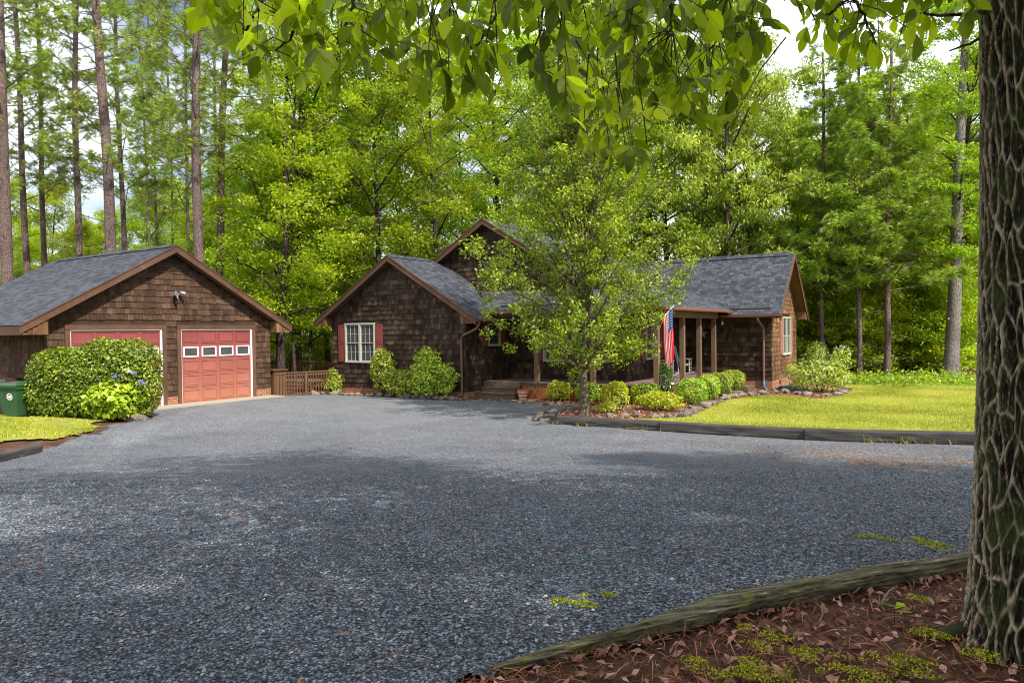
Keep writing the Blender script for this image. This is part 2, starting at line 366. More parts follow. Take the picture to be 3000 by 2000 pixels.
def t_gravel():
    t = NT('grey_gravel'); v = t.coord(scale=(1, 1, .3))
    wv = t.mix(.04, v, t.noise(v, 30, 2, col=True))
    vo = t.n('ShaderNodeTexVoronoi'); vo.inputs['Scale'].default_value = 70; t.l(v, vo.inputs['Vector'])
    v2 = t.n('ShaderNodeTexVoronoi'); v2.inputs['Scale'].default_value = 27; t.l(v, v2.inputs['Vector'])
    sx = t.n('ShaderNodeSeparateColor'); t.l(vo.outputs['Color'], sx.inputs[0])
    s2 = t.n('ShaderNodeSeparateColor'); t.l(v2.outputs['Color'], s2.inputs[0])
    k = t.math('ADD', t.math('MULTIPLY', sx.outputs[0], .80), t.math('MULTIPLY', s2.outputs[0], .20))
    c = t.ramp(k, [(.08, (.022, .027, .036)), (.42, (.095, .117, .156)), (.70, (.235, .272, .335)), (.96, (.52, .55, .60))])
    # a few tan and rusty stones
    c = t.mix(t.ramp(sx.outputs[1], [(.965, (0, 0, 0)), (.97, (1, 1, 1))], 'CONSTANT'), c, (.32, .17, .10))
    # gaps between stones
    c = t.mix(1., c, t.ramp(vo.outputs['Distance'], [(.25, (1, 1, 1)), (.75, (.22, .22, .24))]), 'MULTIPLY')
    big = t.noise(t.coord(scale=(.5, .5, 1)), 1, 5, .6); mid = t.noise(t.coord(), 1.3, 6, .65)
    c = t.mix(1., c, t.ramp(big, [(.35, (.88, .885, .89)), (.65, (1.12, 1.11, 1.10))]), 'MULTIPLY')
    c = t.mix(1., c, t.ramp(mid, [(.36, (.84, .84, .85)), (.6, (1.08, 1.08, 1.08))]), 'MULTIPLY')
    c = t.mix(1., c, t.ramp(t.noise(t.coord(), 16, 6, .75), [(.36, (.66, .66, .68)), (.64, (1.36, 1.35, 1.33))]), 'MULTIPLY')
    # paler towards the buildings: drier dust, plus sun glare put into the colour
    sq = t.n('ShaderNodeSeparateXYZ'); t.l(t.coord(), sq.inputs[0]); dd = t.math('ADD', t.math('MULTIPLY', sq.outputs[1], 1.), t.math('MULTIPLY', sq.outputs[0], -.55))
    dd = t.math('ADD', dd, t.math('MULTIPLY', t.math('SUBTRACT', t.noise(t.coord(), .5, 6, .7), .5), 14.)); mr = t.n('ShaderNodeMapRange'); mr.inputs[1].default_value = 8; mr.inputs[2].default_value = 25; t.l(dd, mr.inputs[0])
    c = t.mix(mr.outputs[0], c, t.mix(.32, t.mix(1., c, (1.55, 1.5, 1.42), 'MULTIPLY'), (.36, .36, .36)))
    # two worn tyre lines curving to the garage
    pw = t.n('ShaderNodeVectorMath', operation='DISTANCE'); t.l(t.mix(.35, t.coord(), t.noise(t.coord(), .35, 2, col=True)), pw.inputs[0]); pw.inputs[1].default_value = (-2.0, 15.8, .1)
    for rad in (12.9, 14.0):
        bnd = t.math('ABSOLUTE', t.math('SUBTRACT', pw.outputs['Value'], rad)); c = t.mix(t.ramp(bnd, [(.05, (.8, .8, .8)), (.30, (0, 0, 0))]), c, t.mix(1., c, (1.22, 1.2, 1.17), 'MULTIPLY'))
    # brown debris drifted together
    db = t.math('MULTIPLY', t.ramp(t.noise(t.coord(), 1.1, 7, .72), [(.56, (0, 0, 0)), (.74, (1, 1, 1))]), t.ramp(t.noise(v, 35, 3, .7), [(.48, (0, 0, 0)), (.56, (1, 1, 1))]))
    c = t.mix(t.math('MULTIPLY', db, .8), c, (.17, .085, .045))
    h = t.math('ADD', t.math('MULTIPLY', vo.outputs['Distance'], -1.), t.math('MULTIPLY', k, .8))
    t.prin(c, .8, t.bump(h, 1., .022), .35); return t.m
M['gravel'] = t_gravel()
def t_rock():
    t = NT('field_stone'); n = t.noise(t.coord(), 9, 8, .7); inf = t.n('ShaderNodeObjectInfo').outputs['Random']
    c = t.ramp(n, [(.3, (.06, .052, .046)), (.5, (.19, .165, .14)), (.7, (.40, .365, .32))])
    c = t.mix(1., c, t.ramp(inf, [(0, (.62, .62, .66)), (.5, (1, .93, .84)), (1, (1.15, 1.1, 1.02))]), 'MULTIPLY')
    t.prin(c, .9, t.bump(n, .9, .02), .2); return t.m
M['rock'] = t_rock()
M['moss'] = ground('bright_moss', [(.35, (.05, .08, .008)), (.5, (.20, .26, .015)), (.66, (.42, .46, .03))], 12, bumpd=.02, fine=160)
M['mossg'] = leafmat('moss_tufts', (.14, .17, .008), (.36, .40, .015), (.60, .60, .04), .2, .8, .1, 1.)

# ------------------------------------------------------------------ the ground
def grid_mesh(name, xs, ys, zoff, mat, mask=None):
    X, Y = np.meshgrid(xs, ys, indexing='ij'); Z = T(X, Y)+zoff
    nx, ny = X.shape; V = np.stack([X, Y, Z], -1).reshape(-1, 3)
    i, j = np.meshgrid(np.arange(nx-1), np.arange(ny-1), indexing='ij')
    q = np.stack([i*ny+j, (i+1)*ny+j, (i+1)*ny+j+1, i*ny+j+1], -1).reshape(-1, 4)
    if mask is not None:
        cx = V[q].mean(1); q = q[mask(cx)]
    used = np.unique(q); re = np.zeros(len(V), int); re[used] = np.arange(len(used)); V = V[used]; q = re[q]
    me = bpy.data.meshes.new(name); me.vertices.add(len(V)); me.vertices.foreach_set('co', V.ravel().astype(np.float32))
    me.loops.add(len(q)*4); me.loops.foreach_set('vertex_index', q.ravel().astype(np.int32))
    me.polygons.add(len(q)); me.polygons.foreach_set('loop_start', np.arange(0, len(q)*4, 4, dtype=np.int32)); me.update(calc_edges=True)
    me.polygons.foreach_set('use_smooth', [True]*len(me.polygons))
    o = make_obj(name, me, mat); o['kind'] = 'structure'; return o
def inpoly(P, poly):
    x, y = P[:, 0], P[:, 1]; c = np.zeros(len(P), bool); n = len(poly)
    for i in range(n):
        x1, y1 = poly[i][:2]; x2, y2 = poly[(i+1) % n][:2]
        if y1 == y2: continue
        k = ((y1 > y) != (y2 > y)) & (x < (x2-x1)*(y-y1)/(y2-y1)+x1); c ^= k
    return c
def sheet(name, poly, step, zoff, mat, jit=.12, js=2.5):
    poly = [tuple(p[:2]) for p in poly]; P = np.array(poly)
    xs = np.arange(P[:, 0].min()-.3, P[:, 0].max()+.3, step); ys = np.arange(P[:, 1].min()-.3, P[:, 1].max()+.3, step)
    def mask(c):
        q = np.stack([c[:, 0]*js, c[:, 1]*js, 0*c[:, 0]], 1)
        d = np.stack([vnoise(q, 3)-.5+.6*(vnoise(q*3.1, 5)-.5), vnoise(q, 4)-.5+.6*(vnoise(q*3.1, 6)-.5)], 1)*2*jit
        return inpoly(c[:, :2]+d, poly)
    return grid_mesh(name, xs, ys, zoff, mat, mask)
far = np.array([-900, -600, -400, -250, -160, -110, -80])
grid_mesh('forest_floor', np.concatenate([far, np.arange(-60, 30, .75), [40, 60, 100, 200, 400, 900]]),
          np.concatenate([[-300, -150, -80, -40, -20], np.arange(-12, 60, .75), [70, 90, 120, 180, 300, 500, 900]]), -.03, M['floor'])
ftl = [(-3.2, -1.0), (-2.45, 1.3)]+[tuple(G(u, v)[:2]) for u, v in ((1441, 1962), (1786, 1876), (2105, 1797), (2360, 1742), (2615, 1694), (2830, 1660), (3050, 1627), (3300, 1594))]+[(5.5, 11.5)]
gp = [G(u, v) for u, v in [(0, 1345), (112, 1318), (200, 1290), (320, 1262), (310, 1243), (437, 1228), (434, 1200), (480, 1188), (640, 1176), (790, 1162), (985, 1150), (1180, 1162), (1370, 1170), (1400, 1160), (1535, 1163), (1700, 1192), (1625, 1212), (1615, 1232)]]
gravel_poly = [(-30, -4), (-19, 1.0)]+gp+[(-9.1, 15.95), (14, 15.95), (14, 13)]+ftl[::-1]+[(-4, -3), (-4, -8), (-30, -8)]
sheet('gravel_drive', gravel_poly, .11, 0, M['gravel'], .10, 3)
lp = [G(u, v) for u, v in [(1640, 1240), (1790, 1232), (1900, 1228), (2010, 1225), (2080, 1195), (2140, 1172), (2230, 1160), (2300, 1160), (2400, 1170), (2470, 1160), (2500, 1140), (2440, 1127), (2700, 1124), (2900, 1124)]]
sheet('lawn', lp+[(20, 31), (20, 16.12), (-8.6, 16.12)], .13, .02, M['lawn'], .15, 2)
sheet('mulch_bed', [(-15.2, 20.4), (-15.2, 21.8), (-8.4, 21.8), (-8.4, 29), (-6.4, 29), (-6.4, 33), (-4, 31.5)]+[tuple(p[:2]) for p in lp[::-1][3:]]+[(-9.0, 16.15), (-9.9, 17.0)]+[tuple(G(u, v)[:2]) for u, v in [(1700, 1190), (1535, 1175)]], .13, .008, M['mulch'], .1, 3)
sheet('border_mulch', [(-22, 19.8), (-22, 20.6), (-15, 20.6), (-15, 19.9), (-17.6, 19.85)], .1, .012, M['mulch'], .05, 3)
gl = [G(u, v) for u, v in [(-400, 1330), (0, 1300), (150, 1290), (290, 1262), (250, 1240), (330, 1228), (300, 1216), (0, 1206), (-500, 1200)]]
sheet('grass_verge', gl, .09, .016, M['lawn'], .35, 1.6)
sheet('hedge_bed', [G(u, v) for u, v in [(-300, 1212), (300, 1214), (330, 1230), (400, 1232), (437, 1222), (437, 1196), (200, 1180), (-300, 1185)]], .1, .01, M['mulch'], .08, 3)
# concrete apron before the garage doors
ap = MB(); ap.box(-21.95, -20.95, 9.9, 17.25, -.05, .165)
o = ap.build('concrete_apron', M['concrete']); o['kind'] = 'structure'

# ------------------------------------------------------------------ building kit
def fbox(mb, fr, u0, u1, z0, z1, n0, n1, r=None):
    O, U, N = [np.array(q, float) for q in fr]
    P = [O+U*a+N*b+np.array([0, 0, c]) for c in (z0, z1) for a, b in ((u0, n0), (u1, n0), (u1, n1), (u0, n1))]
    mb.hexa(P, r)
def shakes(mb, fr, rows, holes=(), ex=.19, wmin=.09, wmax=.19):
    """rows: function z -> (u0,u1) or None; courses of single shakes with ragged butts"""
    O, U, N = [np.array(q, float) for q in fr]
    z, z1, f = rows[0], rows[1], rows[2]
    while z < z1:
        iv = f(z+ex*.6)
        if iv and iv[1]-iv[0] > .05:
            segs = [iv]
            for (a, b, c, d) in holes:
                if z+ex > c+.02 and z+.02 < d:
                    ns = []
                    for s0, s1 in segs:
                        if b <= s0 or a >= s1: ns.append((s0, s1)); continue
                        if a-s0 > .02: ns.append((s0, a))
                        if s1-b > .02: ns.append((b, s1))
                    segs = ns
            for s0, s1 in segs:
                u = s0; run = 0
                while u < s1-.01:
                    w = min(random.uniform(wmin, wmax), s1-u)
                    if s1-u-w < .04: w = s1-u
                    if run <= 0: lift = random.uniform(-.016, .020); run = random.randint(1, 4); 
                    run -= 1
                    zb = z+lift+random.uniform(-.003, .003); t = random.uniform(.024, .034)
                    g = .003
                    P = []
                    for (zz, n0, n1) in ((zb, .0, t), (min(z+ex+.01, z1+.02), .0, .006)):
                        for a, b in ((u+g, n0), (u+w-g, n0), (u+w-g, n1), (u+g, n1)): P.append(O+U*a+N*b+np.array([0, 0, zz]))
                    mb.hexa(P, random.random()*.75+.25*math.sin(z*7+u)**2)
                    u += w
        z += ex
def gable_f(u0, u1, zw, pk, slope, e=0):
    mid = (u0+u1)/2
    def f(z):
        if z <= zw: return (u0, u1)
        h = (pk-z)/slope
        return (max(u0, mid-h), min(u1, mid+h)) if h > .08 else None
    return f
def slab(parent, pts, mat='roof', name='roof', t=.05, soff=.09):
    p = [np.array(q, float) for q in pts]; n = np.cross(p[1]-p[0], p[2]-p[0]); n /= np.linalg.norm(n)
    if n[2] < 0: n = -n
    m = MB(); m.prism(p, -n*t); m.build(name, M[mat], parent)
    if soff:
        c = sum(p)/len(p); q = [a+(c-a)*.004-n*(t+.002) for a in p]
        m = MB(); m.prism(q, -n*soff); m.build('soffit', M['soffit'], parent)
def window(parent, fr, u0, u1, z0, z1, units=2, cols=3, rows=2, shut=None, smat='shutter', grids=True):
    """double-hung window: frame, panes and grilles; fr normal points outwards"""
    m = MB(); F = .055
    fbox(m, fr, u0, u1, z1-F, z1, 0, .075); fbox(m, fr, u0, u1, z0, z0+F, 0, .085)
    fbox(m, fr, u0, u0+F, z0+F, z1-F, 0, .073); fbox(m, fr, u1-F, u1, z0+F, z1-F, 0, .073)
    w = (u1-u0-F)/units
    for k in range(1, units): fbox(m, fr, u0+k*w-.02, u0+k*w+F+.02, z0+F, z1-F, 0, .071)
    win = m.build('window', M['cream'], parent)
    zm = (z0+z1)/2; g = MB(); s = MB(); pn = MB()
    for k in range(units):
        a = u0+F+k*w+(.02 if k else 0); b = u0+k*w+w-(.02 if k < units-1 else 0)
        for (c, d, nn) in ((z0+F, zm+.015, .030), (zm-.015, z1-F, .045)):
            for q in ((a, b, c, c+.03), (a, b, d-.03, d)): fbox(s, fr, *q, .01, nn)
            for q in ((a, a+.028, c+.03, d-.03), (b-.028, b, c+.03, d-.03)): fbox(s, fr, *q, .01, nn-.002)
            fbox(pn, fr, a+.02, b-.02, c+.02, d-.02, .004, nn-.017)
            if grids:
                for i in range(1, cols): x = a+(b-a)*i/cols; fbox(g, fr, x-.006, x+.006, c+.03, d-.03, nn-.017, nn-.006)
                for i in range(1, rows): y = c+(d-c)*i/rows; fbox(g, fr, a+.028, b-.028, y-.006, y+.006, nn-.017, nn-.008)
    s.build('sash', M['cream'], win, origin=parent.location); pn.build('pane', M['glass'], win, origin=parent.location)
    if grids: g.build('grille', M['cream'], win, origin=parent.location)
    if shut:
        for side in shut:
            a, b = (u0-.01-.38, u0-.01) if side < 0 else (u1+.01, u1+.01+.38)
            if abs(side) != 1: a, b = (u0-.01-abs(side), u0-.01) if side < 0 else (u1+.01, u1+.01+abs(side))
            m = MB(); c, d = z0+.03, z1-.06
            fbox(m, fr, a, b, c, d, 0, .035)
            e = .055
            for (p, q) in ((c+.07, zm-.03), (zm+.03, d-.07)):
                fbox(m, fr, a+e, b-e, p, q, .035, .037)
                fbox(m, fr, a+e+.02, b-e-.02, p+.02, q-.02, .037, .052)
            # raised stiles and rails round the panels
            fbox(m, fr, a, a+e-.002, c+.07, d-.07, .036, .05); fbox(m, fr, b-e+.002, b, c+.07, d-.07, .036, .05)
            fbox(m, fr, a, b, c, c+.07, .036, .051); fbox(m, fr, a, b, d-.07, d, .036, .051); fbox(m, fr, a, b, zm-.03, zm+.03, .036, .051)
            m.build('shutter', M[smat], parent)
    return win
def rake(parent, pk, lo, n, w=.17, t=.035, mat='trim'):
    """fascia board down a gable's edge; n = outward normal"""
    m = MB(); pk = np.array(pk, float); lo = np.array(lo, float); n = np.array(n, float)
    z = np.array([0, 0, 1.]); k = w*1.15
    m.prism([pk-z*.03, lo-z*.03, lo-z*(.03+k), pk-z*(.03+k)], n*t)
    m.prism([pk+z*.01, lo+z*.01, lo-z*.028, pk-z*.028], n*(t+.02))
    return m.build('rake_board', M[mat], parent)
def vent(parent, fr, mid, pk, slope, z0):
    m = MB(); h = pk-z0; z = z0
    O, U, N = [np.array(q, float) for q in fr]
    hw = h/slope
    m.prism([O+U*(mid-hw)+N*.002+(0, 0, z0), O+U*(mid+hw)+N*.002+(0, 0, z0), O+U*mid+N*.002+(0, 0, pk)], N*.012, .2)
    z = z0+.03
    while z < pk-.08:
        a = (pk-z)/slope-.05
        if a > .04: fbox(m, fr, mid-a, mid+a, z, z+.028, .012, .04)
        z += .075
    fbox(m, fr, mid-hw, mid+hw, z0-.04, z0, .0, .05)
    return m.build('gable_vent', M['dark'], parent)

# ------------------------------------------------------------------ the garage
GX = -21.81
gar = thing('garage', 'brown shake-sided double garage with two red panel doors on the left', 'garage', (GX, 13.5, .15))
fr = ((GX, 0, 0), (0, 1, 0), (1, 0, 0))
pk, sl_ = 5.29, .567; ymid = 13.45
core = MB(); core.prism([(GX, 9.65, .1), (GX, 17.3, .1), (GX, 17.3, 2.92), (GX, ymid, 5.02), (GX, 9.65, 2.92)], (-7.2, 0, 0), .1)
holes = [(10.17, 16.65, 0, 2.78)]
holes = [(10.2, 13.24, 0, 2.78), (13.62, 16.64, 0, 2.78)]
shakes(core, fr, (.42, 5.0, gable_f(9.65, 17.3, 2.9, 5.03, .56)), holes)
fs = ((0, 9.65, 0), (1, 0, 0), (0, -1, 0))
shakes(core, fs, (.42, 2.9, lambda z: (-29.0, GX)))
core.build('wall', M['gshake'], gar)
b = MB(); fbox(b, fr, 9.65, 10.2, .06, .42, .0, .022); fbox(b, fs, -29, GX+.02, .0, .42, 0, .022); b.build('foundation', M['brick'], gar)
for a_, c_ in ((13.24, 13.62), (16.64, 17.3)): b = MB(); fbox(b, fr, a_, c_, .06, .42, 0, .022); b.build('foundation', M['brick'], gar)
XF = GX+.36
slab(gar, [(XF, 8.93, 2.73), (XF, ymid, pk), (-29.4, ymid, pk), (-29.4, 8.93, 2.73)])
slab(gar, [(XF, 17.97, 2.73), (XF, ymid, pk), (-29.4, ymid, pk), (-29.4, 17.97, 2.73)])
m = MB(); m.prism([(XF-.02, ymid-.16, pk-.055), (XF-.02, ymid, pk+.045), (XF-.02, ymid+.16, pk-.055), (XF-.02, ymid, pk+.0)], (-7.5, 0, 0)); m.build('ridge_cap', M['roof'], gar)
rake(gar, (XF, ymid, pk), (XF, 8.9, 2.71), (1, 0, 0)); rake(gar, (XF, ymid, pk), (XF, 18.0, 2.71), (1, 0, 0))
# boxed eave returns, shaken like the walls, and the fascia along the eaves
for ya, yb in ((8.97, 9.62), (17.93, 17.33)):
    m = MB(); zt = lambda y: 2.73+abs(y-ya)*sl_-.2
    m.prism([(XF-.01, ya, 2.47), (XF-.01, yb, 2.47), (XF-.01, yb, zt(yb))], (-7.4, 0, 0), .5)
    ff = ((XF-.005, 0, 0), (0, 1, 0), (1, 0, 0))
    a, c = min(ya, yb), max(ya, yb)
    for i in range(5):
        u0 = a+(c-a)*i/5+.003; u1 = a+(c-a)*(i+1)/5-.003; h = zt((u0+u1)/2)
        if h > 2.52: fbox(m, ff, u0, u1, 2.46+random.uniform(0, .01), h-.05, 0, .02)
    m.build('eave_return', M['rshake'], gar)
    m = MB(); yo = ya-.03 if ya < 10 else ya+.03
    m.box(XF-7.9, XF, min(yo, ya), max(yo, ya), 2.46, 2.70); m.build('fascia', M['trim'], gar)
vent(gar, fr, ymid, 5.03, .567, 4.55)
def gdoor(y0, y1, z0, z1, label=None):
    mw = MB(); t = .14                                           # brown casing with white weather strip
    fbox(mw, fr, y0-t, y0, z0-.02, z1, 0, .06); fbox(mw, fr, y1, y1+t, z0-.02, z1, 0, .06); fbox(mw, fr, y0-t, y1+t, z1, z1+.14, 0, .07)
    mw.build('door_casing', M['trim'], gar)
    ws = MB(); fbox(ws, fr, y0, y0+.025, z0, z1-.03, .0, .035); fbox(ws, fr, y1-.06, y1, z0, z1-.03, .0, .045); fbox(ws, fr, y0, y1, z1-.03, z1, 0, .05)
    ws.build('weather_strip', M['white'], gar)
    d = MB(); a, c = y0+.02, y1-.05; rh = (z1-.03-z0)/5; cw = (c-a)/4
    fbox(d, fr, a, c, z0, z1-.03, -.02, .004, .5)
    for r_ in range(5):
        zz = z0+r_*rh
        fbox(d, fr, a, c, zz+.004, zz+rh-.004, .004, .012, .5)
        for k in range(4):
            u = a+k*cw
            if r_ == 3: continue
            e = .05; r0 = random.random()
            # sunk moulding and raised field
            for q in ((u+e, u+cw-e, zz+.055, zz+.07), (u+e, u+cw-e, zz+rh-.07, zz+rh-.055), (u+e, u+e+.015, zz+.07, zz+rh-.07), (u+cw-e-.015, u+cw-e, zz+.07, zz+rh-.07)):
                fbox(d, fr, *q, .012, .026, r0)
            fbox(d, fr, u+e+.045, u+cw-e-.045, zz+.105, zz+rh-.105, .012, .022, r0)
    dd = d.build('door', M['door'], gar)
    for k in range(4):
        u = a+k*cw; zz = z0+3*rh; w = MB(); e = .06
        for q in ((u+e, u+cw-e, zz+.07, zz+.11), (u+e, u+cw-e, zz+rh-.11, zz+rh-.07), (u+e, u+e+.045, zz+.11, zz+rh-.11), (u+cw-e-.045, u+cw-e, zz+.11, zz+rh-.11)):
            fbox(w, fr, *q, .012, .04)
        w.build('window_frame', M['white'], dd, origin=gar.location)
        w = MB(); fbox(w, fr, u+e+.03, u+cw-e-.03, zz+.10, zz+rh-.10, .012, .022); w.build('window_pane', M['glass'], dd, origin=gar.location)
    return dd
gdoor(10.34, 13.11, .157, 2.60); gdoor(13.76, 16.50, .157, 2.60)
# security light: two lamp heads on a box, a sensor below, a black camera under that
L_ = MB(); c0 = np.array([GX+.02, 13.62, 3.72])
L_.tube([c0, c0+(.07, 0, 0)], .06, 12); L_.tube([c0+(.05, 0, .0), c0+(.12, -.07, .06)], .015, 6); L_.tube([c0+(.05, 0, .0), c0+(.12, .09, .06)], .015, 6)
L_.tube([c0+(.10, -.05, .10), c0+(.14, -.09, .07), c0+(.24, -.14, .03)], [.03, .055, .062], 12)
L_.tube([c0+(.10, .07, .10), c0+(.14, .11, .07), c0+(.22, .20, .03)], [.03, .055, .062], 12)
L_.tube([c0+(.04, 0, -.05), c0+(.12, 0, -.12)], .03, 8)
L_.build('security_light', M['iron'], gar)
L_ = MB(); L_.tube([c0+(0, -.03, -.26), c0+(.09, -.03, -.26)], .055, 12); L_.tube([c0+(.03, -.03, -.24), c0+(.14, -.03, -.30)], .04, 10); L_.build('camera', M['black'], gar)

# ------------------------------------------------------------------ the house
ho = thing('house', 'dark brown shake-sided house with grey shingle roofs, red shutters and long porch', 'house', (-15, 24, 0))
HF = -15.16
# front left wing
fr = ((0, 20.49, 0), (1, 0, 0), (0, -1, 0))
w = MB(); w.prism([(-21.91, 20.49, .02), (HF, 20.49, .02), (HF, 20.49, 2.95), (-18.52, 20.49, 5.10), (-21.91, 20.49, 3.15)], (0, 2.8, 0), .1)
WIN = (-21.14, -19.53, 1.23, 2.80)
shakes(w, fr, (.24, 5.05, gable_f(-21.91, HF, 2.95, 5.14, .61)), [WIN])
fx = ((HF, 0, 0), (0, 1, 0), (1, 0, 0))
W2 = (21.84, 22.64, 1.85, 2.72)
shakes(w, fx, (.24, 2.9, lambda z: (20.49, 23.43)), [W2])
w.build('wall', M['shake'], ho)
b = MB(); fbox(b, fr, -21.91, HF, -.06, .24, 0, .018); fbox(b, fx, 20.47, 23.4, -.06, .24, 0, .018); b.build('foundation', M['brick'], ho)
m = MB(); fbox(m, fr, -18.55, -18.15, .10, .21, .018, .03); m.build('foundation_vent', M['black'], ho)
window(ho, fr, *WIN, shut=(-1, 1))
window(ho, fx, *W2, units=1, cols=2, rows=1, shut=(-.36, .36), grids=False)
vent(ho, fr, -18.52, 5.10, .61, 4.50)
YF = 20.14; lz = lambda x: 5.33+.605*(x+18.52)
slab(ho, [(-22.57, YF, lz(-22.57)), (-18.52, YF, 5.33), (-18.52, 22.9, 5.33), (-16.05, 22.9, lz(-16.05)), (-16.05, 31.5, lz(-16.05)), (-22.57, 31.5, lz(-22.57))])
slab(ho, [(-14.47, YF, 2.88), (-18.52, YF, 5.33), (-18.52, 24.2, 5.33), (-14.47, 24.2, 2.88)][::-1] if False else [(-14.47, YF, 2.88), (-18.52, YF, 5.33), (-18.52, 23.4, 5.33), (-17.0, 23.4, 5.33-.605*1.52), (-14.47, 21.35, 2.88)])
m = MB(); m.prism([(-18.70, YF+.02, 5.255), (-18.52, YF+.02, 5.375), (-18.34, YF+.02, 5.255), (-18.52, YF+.02, 5.32)], (0, 2.45, 0)); m.build('ridge_cap', M['roof'], ho)
rake(ho, (-18.52, YF, 5.33), (-22.6, YF, lz(-22.6)), (0, -1, 0)); rake(ho, (-18.52, YF, 5.33), (-14.44, YF, 2.86), (0, -1, 0))
for xa, xb in ((-22.53, -21.93), (-14.51, -15.13)):
    m = MB(); zt = lambda x: 2.88+abs(x-xa)*.605-.2
    m.prism([(xa, YF+.01, 2.70), (xb, YF+.01, 2.70), (xb, YF+.01, zt(xb))], (0, 2.6 if xa < -20 else 1.05, 0), .5)
    ff = ((0, YF+.005, 0), (1, 0, 0), (0, -1, 0)); a, c = min(xa, xb), max(xa, xb)
    for i in range(5):
        u0 = a+(c-a)*i/5+.003; u1 = a+(c-a)*(i+1)/5-.003; h = zt((u0+u1)/2)
        if h > 2.74: fbox(m, ff, u0, u1, 2.69+random.uniform(0, .01), h-.04, 0, .02)
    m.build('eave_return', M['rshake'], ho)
# tall rear gable
BZ = lz(-16.05)
w = MB(); w.prism([(-20.6, 23.3, 3.9), (-11.9, 23.3, 3.9), (-11.9, 23.3, 4.2), (-16.05, 23.3, BZ-.2), (-20.6, 23.3, 3.95)], (0, .12, 0), .1)
shakes(w, ((0, 23.3, 0), (1, 0, 0), (0, -1, 0)), (3.9, BZ-.2, gable_f(-20.6, -11.5, 3.9, BZ-.16, .605)))
w.build('gable_wall', M['shake'], ho)
slab(ho, [(-16.05, 22.9, BZ), (-12.0, 22.9, BZ-.605*4.05), (-12.0, 31.5, BZ-.605*4.05), (-16.05, 31.5, BZ)])
slab(ho, [(-12.02, 22.9, 4.37), (-10.2, 22.9, 4.10), (-10.2, 31.5, 4.10), (-12.02, 31.5, 4.37)], soff=0)
rake(ho, (-16.05, 22.9, BZ), (-18.45, 22.9, lz(-18.45)), (0, -1, 0)); rake(ho, (-16.05, 22.9, BZ), (-11.95, 22.9, BZ-.605*4.1), (0, -1, 0))
vent(ho, ((0, 23.3, 0), (1, 0, 0), (0, -1, 0)), -16.05, BZ-.22, .605, BZ-.75)
# porch walls
fi = ((0, 23.43, 0), (1, 0, 0), (0, -1, 0)); fj = ((-10.3, 0, 0), (0, 1, 0), (1, 0, 0)); fk = ((0, 28.96, 0), (1, 0, 0), (0, -1, 0))
w = MB(); w.box(HF+.01, -10.3, 23.43, 31.4, .0, 4.0, .1)
WI = (-13.65, -12.0, 1.24, 2.45); WJ = (25.19, 26.60, 1.26, 2.62)
shakes(w, fi, (.58, 3.0, lambda z: (HF, -10.3)), [WI]); shakes(w, fj, (.58, 3.0, lambda z: (23.43, 28.96)), [WJ])
w.build('wall', M['shake'], ho)
window(ho, fi, *WI, shut=(-.36, .36)); window(ho, fj, *WJ, shut=(-.36, .36))
m = MB(); fbox(m, fi, -11.38, -11.26, .96, 1.10, .02, .05); m.build('outlet_cover', M['cream'], ho)
m = MB(); m.prism([(HF, 21.6, 2.86), (-8.45, 21.6, 2.86), (-8.45, 28.9, 2.86), (-10.3, 28.9, 2.86), (-10.3, 23.4, 2.86), (HF, 23.4, 2.86)], (0, 0, .04)); m.build('porch_ceiling', M['soffit'], ho)
# right wing
w = MB(); w.box(-10.28, -6.56, 28.96, 33.6, .0, 2.95, .1)
w.prism([(-6.56, 28.96, 2.95), (-6.56, 33.58, 2.95), (-6.56, 31.27, 5.2)], (-3.8, 0, 0), .1)
shakes(w, fk, (.33, 2.95, lambda z: (-10.3, -6.56)))
w.build('wall', M['shake'], ho)
fg = ((-6.56, 0, 0), (0, 1, 0), (1, 0, 0)); WG = (30.70, 32.25, 1.27, 2.86)
w = MB(); shakes(w, fg, (.33, 5.15, gable_f(28.96, 33.6, 2.75, 5.2, .93)), [WG], wmin=.1, wmax=.2)
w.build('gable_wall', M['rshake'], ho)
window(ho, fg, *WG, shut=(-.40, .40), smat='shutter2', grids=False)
b = MB(); fbox(b, fk, -10.3, -6.55, -.1, .33, 0, .02); fbox(b, fg, 28.95, 33.6, -.1, .33, 0, .018); b.build('foundation', M['brick'], ho)
m = MB(); fbox(m, fg, 30.2, 30.45, .12, .27, .018, .03); m.build('foundation_vent', M['black'], ho)
RX = -6.13; RY = 31.25
slab(ho, [(RX, 28.51, 2.94), (-8.55, 28.51, 2.94), (-10.3, 29.55, 3.90), (-14.2, 29.6, 3.95), (-14.2, RY, 5.49), (RX, RY, 5.49)])
slab(ho, [(RX, 33.98, 2.94), (-14.2, 33.98, 2.94), (-14.2, RY, 5.49), (RX, RY, 5.49)])
m = MB(); m.prism([(RX-.2, RY-.15, 5.40), (RX-.2, RY, 5.56), (RX-.2, RY+.15, 5.40), (RX-.2, RY, 5.48)], (-7.6, 0, 0)); m.build('ridge_cap', M['roof'], ho)
rake(ho, (RX, RY, 5.49), (RX, 28.49, 2.91), (1, 0, 0)); rake(ho, (RX, RY, 5.49), (RX, 34.0, 2.91), (1, 0, 0))
m = MB(); m.prism([(RX-.01, 33.95, 2.76), (RX-.01, 33.55, 2.76), (RX-.01, 33.55, 3.1)], (-4, 0, 0), .6); m.build('eave_return', M['rshake'], ho)
m = MB(); m.prism([(RX-.01, 28.55, 2.80), (RX-.01, 28.95, 2.80), (RX-.01, 28.95, 3.1)], (-3.0, 0, 0), .6); m.build('eave_return', M['trim'], ho)
# snow guards: thin dark strips across two roof slopes
m = MB(); m.box(-8.1, -6.55, 28.72, 28.75, 3.13, 3.19); m.build('roof_strip', M['black'], ho)
